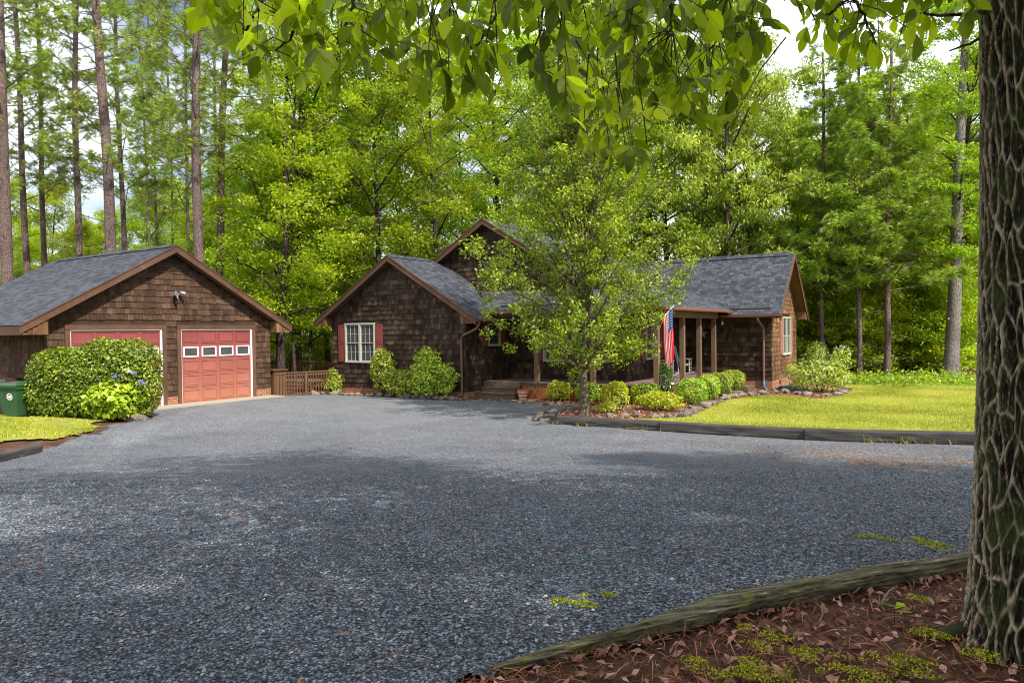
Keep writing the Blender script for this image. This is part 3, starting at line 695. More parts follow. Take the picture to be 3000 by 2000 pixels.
# porch roof with its hip, and the valley against the left wing
pz = 3.13
slab(ho, [(-14.86, 21.3, pz), (-8.08, 21.3, pz), (-10.23, 23.43, pz+.92), (-16.55, 23.43, pz+.92)], soff=.06)
slab(ho, [(-8.08, 21.3, pz), (-8.08, 28.9, pz), (-10.23, 29.75, pz+.92), (-10.23, 23.43, pz+.92)], soff=.06)
m = MB(); m.box(-14.4, -11.6, 21.62, 21.65, 3.29, 3.34); m.build('roof_strip', M['black'], ho)
for a, bq in (((-14.6, 21.23, 3.07), (-8.0, 21.23, 3.07)), ((-8.01, 21.17, 3.07), (-8.01, 28.55, 3.07)), ((-8.35, 28.44, 2.88), (-6.05, 28.44, 2.88)), ((-14.40, 20.12, 2.82), (-14.40, 21.3, 2.82)), ((-22.64, 20.12, 2.82), (-22.64, 24, 2.82))):
    a = np.array(a); bq = np.array(bq); m = MB(); dirn = (bq-a)/np.linalg.norm(bq-a); s_ = np.cross(dirn, (0, 0, 1.))
    prof = [(-.055, .05), (-.055, -.03), (-.03, -.05), (.045, -.05), (.06, .0), (.06, .05), (.05, .05), (.045, -.035), (-.045, -.035), (-.045, .05)]
    m.prism([a+s_*x+np.array([0, 0, z]) for x, z in prof], bq-a); m.build('gutter', M['gutter'], ho)
# header beams
m = MB(); m.box(-14.95, -8.38, 21.60, 21.76, 2.80, 3.06); m.build('porch_beam', M['post'], ho)
m = MB(); m.box(-8.54, -8.38, 21.77, 28.05, 2.80, 3.06); m.build('porch_beam', M['post'], ho)
# posts
for (x, y) in ((-12.92, 21.68), (-10.72, 21.68), (-8.46, 21.68), (-8.46, 24.12), (-8.46, 25.93), (-8.46, 27.73)):
    m = MB(); m.box(x-.078, x+.078, y-.078, y+.078, .585, 2.80); m.build('post', M['post'], ho)
# deck, skirting, lattice
m = MB()
y = 21.58
while y < 23.42: m.box(HF+.03, -8.30, y, y+.135, .555, .583); y += .142
while y < 28.95: m.box(-10.27, -8.30, y, y+.135, .555, .583); y += .142
m.build('porch_floor', M['deck'], ho)
m = MB(); m.box(-15.1, -8.36, 21.62, 21.66, .42, .553); m.box(-8.38, -8.34, 21.67, 28.9, .42, .553); m.build('porch_rim', M['step'], ho)
def lattice(fr, u0, u1, z0, z1):
    m = MB(); O, U, N = [np.array(q, float) for q in fr]; st = .115; h = z1-z0
    for sgn, dep in ((1, .0), (-1, .009)):
        u = u0-h
        while u < u1+h:
            a = (u, z0) if sgn > 0 else (u+h, z0); b2 = (u+h, z1) if sgn > 0 else (u, z1)
            # clip to the panel
            (ax, az), (bx, bz) = a, b2
            def cl(ax, az, bx, bz, lim, low):
                if (ax < lim) == low and (bx < lim) == low: return None
                if (ax < lim) == low: t_ = (lim-ax)/(bx-ax); return (lim, az+(bz-az)*t_, bx, bz)
                if (bx < lim) == low: t_ = (lim-ax)/(bx-ax); return (ax, az, lim, az+(bz-az)*t_)
                return (ax, az, bx, bz)
            q = cl(ax, az, bx, bz, u0, True); q = cl(*q, u1, False) if q else None
            if q and abs(q[2]-q[0]) > .02:
                A = O+U*q[0]+N*dep+(0, 0, q[1]); B = O+U*q[2]+N*dep+(0, 0, q[3])
                m.bar(A, B, .034, .008, up=N)
            u += st
    m.build('lattice', M['lattice'], ho)
for fr_, a, c in ((((0, 21.63, 0), (1, 0, 0), (0, -1, 0)), -13.55, -8.40), (((-8.36, 0, 0), (0, 1, 0), (1, 0, 0)), 21.65, 28.9)):
    lattice(fr_, a, c, .02, .42)
    m = MB(); fbox(m, fr_, a, c, -.02, .42, -.5, -.45); m.build('crawl_space_panel', M['dark'], ho)
# front steps
m = MB(); m.box(-15.12, -13.58, 21.52, 21.60, .43, .548); m.box(-15.12, -13.58, 21.27, 21.62, .355, .39); m.box(-15.08, -13.62, 21.31, 21.34, .21, .353)
m.box(-15.26, -13.42, 20.93, 21.30, .175, .21); m.box(-15.22, -13.46, 20.97, 21.0, -.02, .173); m.box(-13.6, -13.56, 21.35, 21.6, .0, .353); m.box(-13.46, -13.42, 21.0, 21.3, .0, .173)
m.box(-15.12, -15.08, 21.34, 21.6, .0, .353); m.box(-15.12, -13.58, 21.50, 21.56, .22, .43)
m.build('steps', M['step'], ho)
# downspouts
m = MB(); m.tube([(-14.42, 20.3, 2.80), (-14.42, 20.28, 2.66), (-14.50, 20.27, 2.52), (-15.12, 20.36, 2.30), (-15.24, 20.39, 2.24), (-15.29, 20.40, 2.12), (-15.29, 20.40, .25), (-15.31, 20.36, .13), (-15.42, 20.18, .06)], .042, 10)
for k in range(6): m.tube([(-14.42-.02*k, 20.285, 2.74-.035*k), (-14.425-.02*k, 20.284, 2.732-.035*k)], .047, 10)
m.build('downspout', M['spout'], ho, True)
m = MB(); m.tube([(-6.95, 28.44, 2.84), (-6.95, 28.45, 2.72), (-6.85, 28.84, 2.42), (-6.84, 28.87, 2.30), (-6.84, 28.87, .32)], .048, 8)
for z in (2.0, .75): m.box(-6.95, -6.73, 28.92, 28.98, z, z+.03)
m.build('downspout', M['spout'], ho)
m = MB(); m.tube([(-6.84, 28.87, .35), (-6.84, 28.85, .2), (-6.78, 28.7, .06), (-6.68, 28.5, .03)], .055, 10); m.build('drain_pipe', M['bluepipe'], ho, True)

# ------------------------------------------------------------------ timbers edging the drive
def beam(name, label, pts, w, h, mat, seed=0, ends=(1, 1), rag=.012, cat='timber', group=None):
    pts = [np.array(p, float) for p in pts]; R = []
    for i in range(len(pts)-1):
        n = max(2, int(np.linalg.norm(pts[i+1]-pts[i])/.09))
        R += [pts[i]+(pts[i+1]-pts[i])*k/n for k in range(n)]
    R.append(pts[-1]); n = len(R); rings = []; K = 16
    for i, p in enumerate(R):
        d = R[min(i+1, n-1)]-R[max(i-1, 0)]; d[2] = 0; d /= np.linalg.norm(d); s_ = np.array([-d[1], d[0], 0])
        t = i/(n-1); e = 1.0
        ww = w*(ends[0]+(1-ends[0])*min(1, t*4))*(ends[1]+(1-ends[1])*min(1, (1-t)*4)); hh = h*(ends[0]+(1-ends[0])*min(1, t*3))
        ring = []
        for k in range(K):
            a = 2*math.pi*(k+.5)/K; cx, cz = math.cos(a), math.sin(a); m_ = max(abs(cx), abs(cz)); cx /= m_**.93; cz /= m_**.93
            q = p+s_*cx*ww/2+np.array([0, 0, hh/2+cz*hh/2])
            q = q+np.array([0, 0, 1.])*(float(vnoise(np.array([q[0]*2.5, q[1]*2.5, k*.8+seed])))-.5)*rag*2+s_*(float(vnoise(np.array([q[0]*3, q[1]*3, k*.9+seed+9])))-.5)*rag*2
            ring.append(q)
        rings.append(ring)
    V = [q for r_ in rings for q in r_]
    F = [(i*K+k, (i+1)*K+k, (i+1)*K+(k+1) % K, i*K+(k+1) % K) for i in range(n-1) for k in range(K)]+[tuple(range(K)), tuple((n-1)*K+k for k in range(K))[::-1]]
    m = MB(); m.add(V, F, .5); o = m.build(name, mat, origin=tuple(pts[0]))
    return tag(o, label, cat, group)
def tp(x, y, dz=-.02): return (x, y, float(T(x, y))+dz)
tg = 'timbers laid end to end between gravel and lawn'
beam('landscape_timber', 'dark weathered timber whose left end lies beside the pear tree', [tp(-9.15, 16.05), tp(-7.5, 16.07), tp(-6.18, 16.06)], .15, .24, M['timber'], 1, group=tg)
beam('landscape_timber', 'middle one of the three dark timbers between gravel and lawn', [tp(-6.16, 16.02), tp(-4.6, 16.03), tp(-2.96, 16.02)], .15, .25, M['timber'], 6, group=tg)
beam('landscape_timber', 'dark timber between gravel and lawn running right behind the near trunk', [tp(-2.94, 15.95), tp(-1.2, 15.97), tp(.6, 15.97)], .16, .27, M['timber'], 2, group=tg)
fp = [tuple(G(u, v)[:2]) for u, v in ((1441, 1962), (1786, 1876), (2105, 1797), (2360, 1742), (2615, 1694), (2830, 1660), (3050, 1627), (3300, 1594))]
beam('mossy_timber', 'long mossy rotting timber in the foreground edging the leaf litter', [(x, y, float(T(x, y))-.02) for i, (x, y) in enumerate(fp)], .14, .105, M['mossy'], 3, ends=(.35, 1), rag=.022)
sp_ = [G(-90, 1372)[:2], G(20, 1345)[:2], G(112, 1322)[:2]]
beam('landscape_timber', 'short weathered timber end at the left edge of the drive', [tp(*p) for p in sp_], .17, .17, M['timber'], 4)
h1, h2 = G(405, 1232), G(438, 1212)
beam('landscape_timber', 'small timber block at the corner of the hedge bed beside the flat stone', [tp(h2[0]-.9, h2[1]-.2), tp(h2[0], h2[1]-.25), ], .14, .2, M['timber'], 5)

# ------------------------------------------------------------------ stones
def stone_mesh(seed, flat=.6):
    r = np.random.default_rng(seed); import bmesh
    bm = bmesh.new(); bmesh.ops.create_icosphere(bm, subdivisions=2, radius=.5)
    pl = [unit(r.normal(size=3)) for _ in range(9)]; ds = r.uniform(.26, .46, 9)
    for v in bm.verts:
        p = np.array(v.co)
        for q, d in zip(pl, ds):
            e = p@q-d
            if e > 0: p = p-q*e*.95
        p = p+(r.normal(size=3))*.012; p[2] *= flat; v.co = p
    me = bpy.data.meshes.new('stone'); bm.to_mesh(me); bm.free(); me.materials.append(M['rock']); return me
SM = [stone_mesh(100+i, random.uniform(.55, .9)) for i in range(9)]
def stone(x, y, s, label, group, z=None, me=None):
    o = link(bpy.data.objects.new('stone', me or random.choice(SM))); zz = float(T(x, y)) if z is None else z
    o.location = (x, y, zz+s*.16); o.rotation_euler = (random.uniform(-.3, .3), random.uniform(-.3, .3), random.uniform(0, 6.3))
    o.scale = (s*random.uniform(.85, 1.4), s*random.uniform(.7, 1.0), s*random.uniform(.7, 1.05)); tag(o, label, 'stone', group); return o
def along(pts, step):
    pts = [np.array(p[:2], float) for p in pts]; out = []
    for a, b2 in zip(pts[:-1], pts[1:]):
        L0 = np.linalg.norm(b2-a); n = max(1, int(round(L0/step)))
        out += [a+(b2-a)*k/n for k in range(n)]
    return out+[pts[-1]]
for p in along([(-21.75, 18.9), (-21.3, 19.75), (-20, 19.92), (-17.6, 19.80), (-15.0, 19.95)], .27):
    stone(p[0]+random.uniform(-.05, .05), p[1]+random.uniform(-.07, .07), random.choice([.18, .25, .25, .32, .4]), 'rough pale stone edging the bed under the gable window', 'stones edging the bed below the left gable wall')
for p in along([(-13.5, 20.35), (-12, 20.15), (-10.5, 19.85), (-9.7, 19.3)], .23):
    stone(p[0]+random.uniform(-.05, .05), p[1]+random.uniform(-.06, .06), random.choice([.15, .2, .25]), 'small pale stone edging the mulch bed right of the steps', 'small stones edging the bed right of the steps')
for u, v in [(1585, 1222), (1610, 1210), (1655, 1201), (1690, 1196), (1572, 1232)]:
    p = G(u, v); stone(p[0], p[1], .34, 'brown stone lying left of the pear tree at the timber end', 'stones at the timber end')
for p in along([G(1780, 1222), G(1834, 1222), G(1900, 1224), G(2000, 1222), G(2040, 1205), G(2085, 1186), G(2135, 1166), G(2215, 1157), G(2290, 1150), G(2340, 1156), G(2400, 1163), G(2450, 1158), G(2486, 1146)], .27):
    for _ in range(2 if random.random() < .4 else 1):
        stone(p[0]+random.uniform(-.12, .12), p[1]+random.uniform(-.10, .10), random.choice([.16, .22, .3, .36]), 'pinkish grey stone edging the lawn around the shrub beds', 'stones between lawn and beds')
p = G(392, 1230); o = stone(p[0], p[1], .62, 'broad flat brown stone lying in front of the hydrangea', None); o.scale = (1.0, .6, .42)
p = G(2145, 1152); m = MB(); m.box(p[0]-.35, p[0]+.35, p[1]-.2, p[1]+.2, .03, .08); tag(m.build('paving_slab', M['rock'], origin=(p[0], p[1], .03)), 'flat pale paving slab at the right end of the porch bed', 'slab')
m = MB(); m.box(-7.75, -6.95, 26.9, 27.9, .0, .20); m.box(-7.72, -6.98, 26.93, 27.87, .2, .235); tag(m.build('wooden_step', M['step'], origin=(-7.4, 27.4, 0)), 'low grey wooden step behind the last clipped bush by the brick base', 'step')

# ------------------------------------------------------------------ shrubs
def blob_shell(n, rad, seed, depth=.22, lump=.10, power=2.6, lf=2.2, flatb=True):
    """points and normals through the outer skin of a lumpy rounded mass, base at z=0"""
    r = np.random.default_rng(seed); D = unit(r.normal(size=(n*2, 3))); D = D[D[:, 2] > -.75][:n]
    n = len(D); R = np.array(rad); k = (np.abs(D)**power).sum(1)**(-1/power)
    nv = vnoise(D*lf+seed*3.7, seed)-.5; nv2 = vnoise(D*lf*2.7+seed, seed+5)-.5
    rr = k*(1+lump*2*nv+lump*1.2*nv2)*(1-depth*r.random(n)**1.7)
    P = D*rr[:, None]*R; P[:, 2] += R[2]; P[:, 2] = np.maximum(P[:, 2], .02)
    N = unit(D/R); return P, N, nv
def shrub(name, label, cat, loc, rad, mat, n, leaf, seed, depth=.22, lump=.1, power=2.6, lf=2.2, group=None, core=True, aspect=.5, up=.3, tips=None, rz=0, stems=True):
    t = thing(name, label, cat, loc, group, rz)
    P, N, nv = blob_shell(n, rad, seed, depth, lump, power, lf)
    r = np.random.default_rng(seed+1)
    Q = leaf_quads(P, np.full(len(P), leaf), up=up, aspect=aspect, nrm=N*.9, rg=r)
    rn = np.clip(r.normal(.42, .22, len(P))+nv*.5, 0, 1)
    me = quads_mesh('foliage', Q, rn); make_obj('foliage', me, M[mat], t)
    if stems:
        m = MB()
        for k in range(7):
            a = 2*math.pi*k/7+seed; e = np.array([math.cos(a)*rad[0]*.55, math.sin(a)*rad[1]*.55, rad[2]*1.3])
            m.tube([(e[0]*.12, e[1]*.12, -.02), e*.5, e], [.022, .015, .006], 5, caps=False)
        m.build('stem', M['darkbark'], t, origin=(0, 0, 0))
    if tips:
        mt, nn, s_, zmin = tips; P2, N2, _ = blob_shell(nn, np.array(rad)*1.03, seed+9, .05, lump, power, lf)
        k = P2[:, 2] > zmin*rad[2]; Q2 = leaf_quads(P2[k], np.full(k.sum(), s_), up=.5, aspect=.5, nrm=N2[k], rg=r)
        make_obj('young_leaves', quads_mesh('young_leaves', Q2, r.random(len(Q2))), M[mt], t)
    return t
def gl_(u, v, z=None): p = G(u, v); return (p[0], p[1], p[2]-.02)
# hedge in front of the garage, two joined humps
hp = (G(80, 1212)+G(430, 1212))/2; hx, hy_ = -20.42, 10.30
hd = thing('hedge', 'large rounded clipped green hedge in front of the left garage door', 'hedge', (hx, hy_, .14))
PP = []; NN = []; NV = []
hdir = unit(np.array([.841, .541])); 
for (off, rad, sd) in ((-.55, (1.08, .78, .97), 31), (.62, (1.14, .78, 1.07), 32), (.0, (1.3, .78, .96), 33)):
    P, N, nv = blob_shell(13000, rad, sd, .42, .085, 3.4, 2.8)
    R2 = np.array([[hdir[0], -hdir[1], 0], [hdir[1], hdir[0], 0], [0, 0, 1]])
    P = P@R2.T+np.array([hdir[0]*off, hdir[1]*off, 0]); PP.append(P); NN.append(N@R2.T); NV.append(nv)
P = np.concatenate(PP); N = np.concatenate(NN); nv = np.concatenate(NV)
Q = leaf_quads(P, np.full(len(P), .098), up=.35, aspect=.45, nrm=N*.8)
make_obj('foliage', quads_mesh('foliage', Q, np.clip(rng.normal(.42, .25, len(P))+nv*.4, 0, 1)), M['hedge'], hd)
m = MB()
for k in range(14):
    a = random.uniform(0, 6.28); e = np.array([math.cos(a)*.9, math.sin(a)*.6, 1.3]); b0 = np.array([random.uniform(-.6, .6), random.uniform(-.8, .8), -.05])
    m.tube([b0, b0+e*.5, b0+e], [.03, .02, .008], 5, caps=False)
m.build('stem', M['darkbark'], hd, origin=(0, 0, 0))
# hydrangea: big leaves in pairs, blue mop heads
hl = gl_(340, 1228); hy = shrub('hydrangea', 'bright green hydrangea with a few blue flower heads in front of the hedge', 'hydrangea', hl, (.92, .78, .62), 'hydr', 2300, .17, 41, .3, .14, 2.2, group=None, aspect=.62, up=.7)
for k, (u, v) in enumerate([(276, 1104), (291, 1111), (335, 1104), (352, 1100), (381, 1088), (392, 1094), (366, 1083), (411, 1116), (421, 1124)]):
    c = AT(u, v, float((np.array(hl)-CC)@CF)-.45-.05*(k % 3)); n = 90
    P, N, _ = blob_shell(n, (.058, .058, .034), 50+k, .1); P[:, 2] -= .03
    Q = leaf_quads(P, np.full(len(P), .026), aspect=.9, nrm=N)+(c-np.array(hl)); make_obj('flower_head', quads_mesh('flower_head', Q, rng.random(len(Q))), M['bluef'] if k not in (4, 6) else M['whitef'], hy)
# shrubs under the gable window
def tall(name, label, u, v, h, w, mat, n, leaf, seed, cat='shrub', **k):
    x, y, z = gl_(u, v); return shrub(name, label, cat, (x, max(y, 19.95) if u < 1390 else y, .0), (w/2, w/2*.75, h/2), mat, n, leaf, seed, **k)
shrub('azalea', 'small pale azalea in two tiers at the left corner of the gable wall', 'shrub', (-21.55, 20.12, 0), (.46, .34, .36), 'azal', 900, .095, 61, .5, .35, 2., 3, up=.7)
o = shrub('azalea', 'narrow top tuft of the pale azalea', 'shrub', (-21.60, 20.12, .62), (.20, .18, .19), 'azal', 240, .095, 62, .5, .3, 2., 3, up=.7); 
# the tuft belongs to the first azalea
az = [q for q in S.objects if q.name == 'azalea'][0]
for ch in list(o.children):
    if ch.name.startswith('foliage'): ch.parent = az; ch.location = (-.05, 0, .62); ch.name = 'top_foliage'
    else: bpy.data.objects.remove(ch)
bpy.data.objects.remove(o)
shrub('holly_bush', 'upright yellow-green shrub just right of the red-shuttered gable window', 'shrub', (-18.80, 20.10, 0), (.56, .40, .92), 'azal', 2300, .105, 63, .5, .28, 1.9, 2.6, up=.5)
shrub('azalea', 'low rounded yellow-green azalea between the two taller shrubs', 'shrub', (-17.75, 19.95, 0), (.78, .42, .52), 'azal', 2300, .10, 64, .4, .2, 2.2, 3, up=.6)
shrub('azalea', 'largest spreading pale azalea beside the downspout, tallest of its bed', 'shrub', (-16.25, 19.98, 0), (.98, .48, .70), 'azal', 3400, .105, 65, .4, .24, 2.1, 2.6, up=.6)
sh = shrub('azalea', 'leaning upper sprays of the azalea beside the downspout', 'shrub', (-16.6, 20.1, 1.0), (.50, .35, .38), 'azal', 800, .105, 66, .6, .35, 1.9, 3, up=.6)
big = [q for q in S.objects if q.name.startswith('azalea') and q.get('label', '').startswith('largest')][0]
for ch in list(sh.children):
    if ch.name.startswith('foliage'): ch.parent = big; ch.location = (-.35, .08, 1.08); ch.name = 'top_foliage'
    else: bpy.data.objects.remove(ch)
bpy.data.objects.remove(sh)
# shrubs along the porch
def bl(u, v, dy): p = G(u, v); return (p[0]-.2*dy, p[1]+dy, 0)
shrub('nandina', 'low golden bush with red lower leaves right of the flower pot', 'shrub', bl(1630, 1176, .3), (.44, .36, .34), 'gold', 1700, .08, 71, .35, .16, 2.3, 3, up=.6)
shrub('box_bush', 'round clipped green bush behind the pear tree trunk', 'shrub', bl(1716, 1180, .3), (.40, .36, .33), 'box', 2300, .065, 72, .25, .05, 2.8)
shrub('azalea', 'round yellow-green azalea in front of the lattice right of the pear trunk', 'shrub', bl(1797, 1188, .3), (.45, .36, .37), 'gold', 1900, .08, 73, .35, .16, 2.3, up=.6)
shrub('box_bush', 'flat-topped clipped bush against the lattice at the corner of the porch', 'shrub', bl(1887, 1188, .3), (.44, .36, .34), 'box', 2400, .065, 74, .25, .05, 3.2, tips=('gold', 500, .045, 1.2))
shrub('azalea', 'sprawling low yellow-green azalea nearest the timber, in front of the porch corner', 'shrub', bl(1925, 1206, .25), (.70, .36, .27), 'gold', 2000, .08, 75, .5, .3, 2., 3, up=.6)
shrub('azalea', 'thin low bush at the right foot of the pear tree', 'shrub', (-8.85, 18.75, 0), (.36, .3, .17), 'gold', 500, .055, 76, .6, .3, 2., 3, up=.6)
shrub('azalea', 'sparse twiggy grey-green bush between pear tree and azalea', 'shrub', (-8.65, 19.15, 0), (.42, .3, .22), 'azal', 260, .05, 77, .6, .3, 2., 3, up=.6)
shrub('holly', 'narrow upright dark holly at the corner post below the flag', 'shrub', bl(1947, 1186, .25), (.23, .22, .70), 'holly', 1700, .07, 78, .4, .15, 2.8, 2.5, up=.4)
bg_ = 'clipped bushes in a row along the porch side'
for k, (x, y, r_, lab) in enumerate([(*bl(2022, 1188, .35)[:2], .47, 'large square clipped bush nearest the camera in the porch-side row'), (*bl(2072, 1172, .3)[:2], .38, 'golden-tipped clipped bush second in the porch-side row'), (*bl(2108, 1162, .3)[:2], .40, 'clipped bush third in the porch-side row, between two golden ones'), (*bl(2143, 1151, .3)[:2], .44, 'yellow-tipped clipped bush at the far end of the porch-side row')]):
    shrub('box_bush', lab, 'shrub', (x, y, 0), (r_, r_*1.0, .41), 'box', 3000, .065, 80+k, .25, .07, 3.0, tips=('gold', 900 if k else 300, .045, .9), group=bg_)
# flowering abelia with its pale blossom
ab = shrub('abelia', 'loose flowering shrub covered in small white blossoms right of the house', 'shrub', (-4.75, 28.35, 0), (1.12, .85, .62), 'azal', 3600, .085, 90, .5, .22, 2.1, 2.6, up=.5)
for (dx, dy, dz, rd, n, sd) in ((-.1, .2, .75, (.42, .4, .55), 1500, 91), (.75, .1, .85, (.38, .3, .42), 500, 92), (-1.0, 0, .6, (.25, .2, .2), 200, 93)):
    P, N, nv = blob_shell(n, rd, sd, .5, .3, 2., 3); Q = leaf_quads(P, np.full(len(P), .06), up=.5, nrm=N)+np.array([dx, dy, dz])
    make_obj('top_foliage', quads_mesh('top_foliage', Q, np.clip(rng.normal(.45, .22, len(Q)), 0, 1)), M['box'] if sd == 91 else M['azal'], ab)
P, N, nv = blob_shell(420, (1.15, .88, .64), 94, .12, .22, 2.1, 2.6); kk = vnoise(P*3.3, 7) > .52; P, N = P[kk], N[kk]
P2, N2, _ = blob_shell(60, (.40, .32, .44), 95, .1, .3); P2 += np.array([.75, .1, .85]); P = np.concatenate([P, P2]); N = np.concatenate([N, N2])
P = np.repeat(P, 4, 0)+rng.normal(0, .022, (len(P)*4, 3)); N = np.repeat(N, 4, 0)
make_obj('blossom', quads_mesh('blossom', leaf_quads(P, np.full(len(P), .028), aspect=.9, nrm=N), rng.random(len(P))), M['whitef'], ab)

# ------------------------------------------------------------------ trees
def leaves_at(C, n, rad, flat, size, r, up=.6, aspect=.5, droop=0, hang=0):
    """n leaves round each clump centre"""
    k = len(C); P = np.repeat(C, n, 0); D = r.normal(size=(k*n, 3)); D = unit(D)*(r.random((k*n, 1))**.45)
    R = np.repeat(rad, n)[:, None]; P = P+D*R*np.array([1, 1, flat])
    if hang: P[:, 2] -= hang*r.random(len(P))
    Q = leaf_quads(P, np.full(len(P), size), up=up, aspect=aspect, droop=droop, rg=r)
    cl = np.repeat(r.normal(.45, .15, k), n); rn = np.clip(cl+r.normal(0, .17, len(P))+D[:, 2]*.12, 0, 1)
    return Q, rn
def broad(seed, H, base, R, nl=26, ncl=5, nleaf=95, size=.17, clr=.75, env=None, trunk_r=.16, up=.6, aspect=.5, droop=0, hang=0, rise=.55, flat=.55, matb='darkbark', mata='lwood', wander=.35):
    """returns (trunk mesh, crown mesh) about the origin"""
    r = np.random.default_rng(seed); m = MB(); n = 9; tr = []
    for i in range(n):
        t = i/(n-1); tr.append(np.array([wander*math.sin(t*3+seed)*t, wander*math.cos(t*2.3+seed*2)*t, H*.95*t-.15]))
    rr = [trunk_r*(1.35 if i == 0 else 1)*(1-.88*(i/(n-1))**.9) for i in range(n)]; m.tube(tr, rr, 9, .5, caps=False)
    C = []; rad = []
    env = env or (lambda t: math.sin(math.pi*min(1, max(.06, t*.92+.08)))**.6)
    for i in range(nl):
        t = (i+.5)/nl; z = base+(H*.97-base)*t; f_ = z/(H*.95); k = min(n-2, int(f_*(n-1))); q = f_*(n-1)-k
        o = tr[k]+(tr[min(k+1, n-1)]-tr[k])*q; az_ = i*2.4+r.uniform(-.4, .4); L0 = R*env(t)*r.uniform(.7, 1.12)
        el = rise*(.6+t*.9)+r.uniform(-.15, .15); d = np.array([math.cos(az_)*math.cos(el), math.sin(az_)*math.cos(el), math.sin(el)])
        o = o-np.array([0, 0, L0*.35*math.sin(el)]); o[2] = max(o[2], base*.6)
        p1 = o+d*L0*.55+(0, 0, L0*.05); p2 = o+d*L0-(0, 0, L0*.06); rb = max(.012, trunk_r*.38*(1-t*.7))
        m.tube([o, p1, p2], [rb, rb*.6, rb*.2], 5, .5, caps=False)
        for j in range(ncl):
            s_ = r.uniform(.35, 1.05); b0 = o+(p1-o)*min(1, s_/.55) if s_ < .55 else p1+(p2-p1)*(s_-.55)/.45
            off = r.normal(size=3)*np.array([.38, .38, .22])*L0*.42; c = b0+off
            m.tube([b0, c], [rb*.3, .006], 4, .5, caps=False); C.append(c); rad.append(clr*r.uniform(.6, 1.25))
    C = np.array(C); rad = np.array(rad)
    Q, rn = leaves_at(C, nleaf, rad, flat, size, r, up, aspect, droop, hang)
    me = quads_mesh('crown', Q, rn); me.materials.append(M[mata]); return m, me
def mesh_of(m, name, mat):
    o = m.build(name, mat, origin=(0, 0, 0)); me = o.data; bpy.data.objects.remove(o); return me
KIND = {}
def kind(key, *a, **k):
    mat = k.pop('matb', 'darkbark'); m, cr = broad(*a, **k); KIND[key] = (mesh_of(m, 'trunk', M[mat]), cr)
kind('oakA', 11, 19, 4.5, 4.6, 34, 6, 125, size=.17, trunk_r=.2, clr=.85)
kind('oakB', 12, 17, 3.5, 4.2, 32, 6, 125, size=.16, trunk_r=.16, mata='llime')
kind('oakC', 13, 22, 6, 4.8, 36, 6, 125, size=.18, trunk_r=.22, wander=.8)
kind('limeD', 14, 13, 2., 3.6, 28, 6, 125, size=.15, trunk_r=.12, mata='llime')
kind('pale', 15, 19, 4., 5.0, 40, 7, 110, size=.26, trunk_r=.22, mata='lpale', aspect=.30, droop=1.6, hang=.35, up=.1)
kind('sap', 16, 7, .8, 2.4, 20, 5, 70, size=.13, trunk_r=.05, mata='under', clr=.6)
kind('sapB', 17, 5, .4, 2.0, 18, 5, 70, size=.13, trunk_r=.04, mata='llime', clr=.55)
def tree(key, x, y, s=1., rz=None, label=None, group=None, name='broadleaf_tree', sz=None, cat='tree'):
    t = thing(name, label, cat, (x, y, float(T(x, y))-.05), group, random.uniform(0, 6.28) if rz is None else rz)
    t.scale = (s, s, s*(sz or 1)); tm, cm = KIND[key]
    for nm, me in (('trunk', tm), ('crown', cm)):
        o = link(bpy.data.objects.new(nm, me)); o.parent = t
    return t
def ground_at(u, dist):
    d = pray(u, 970); d = d/(d@CF); p = CC+d*dist; return p[0], p[1]

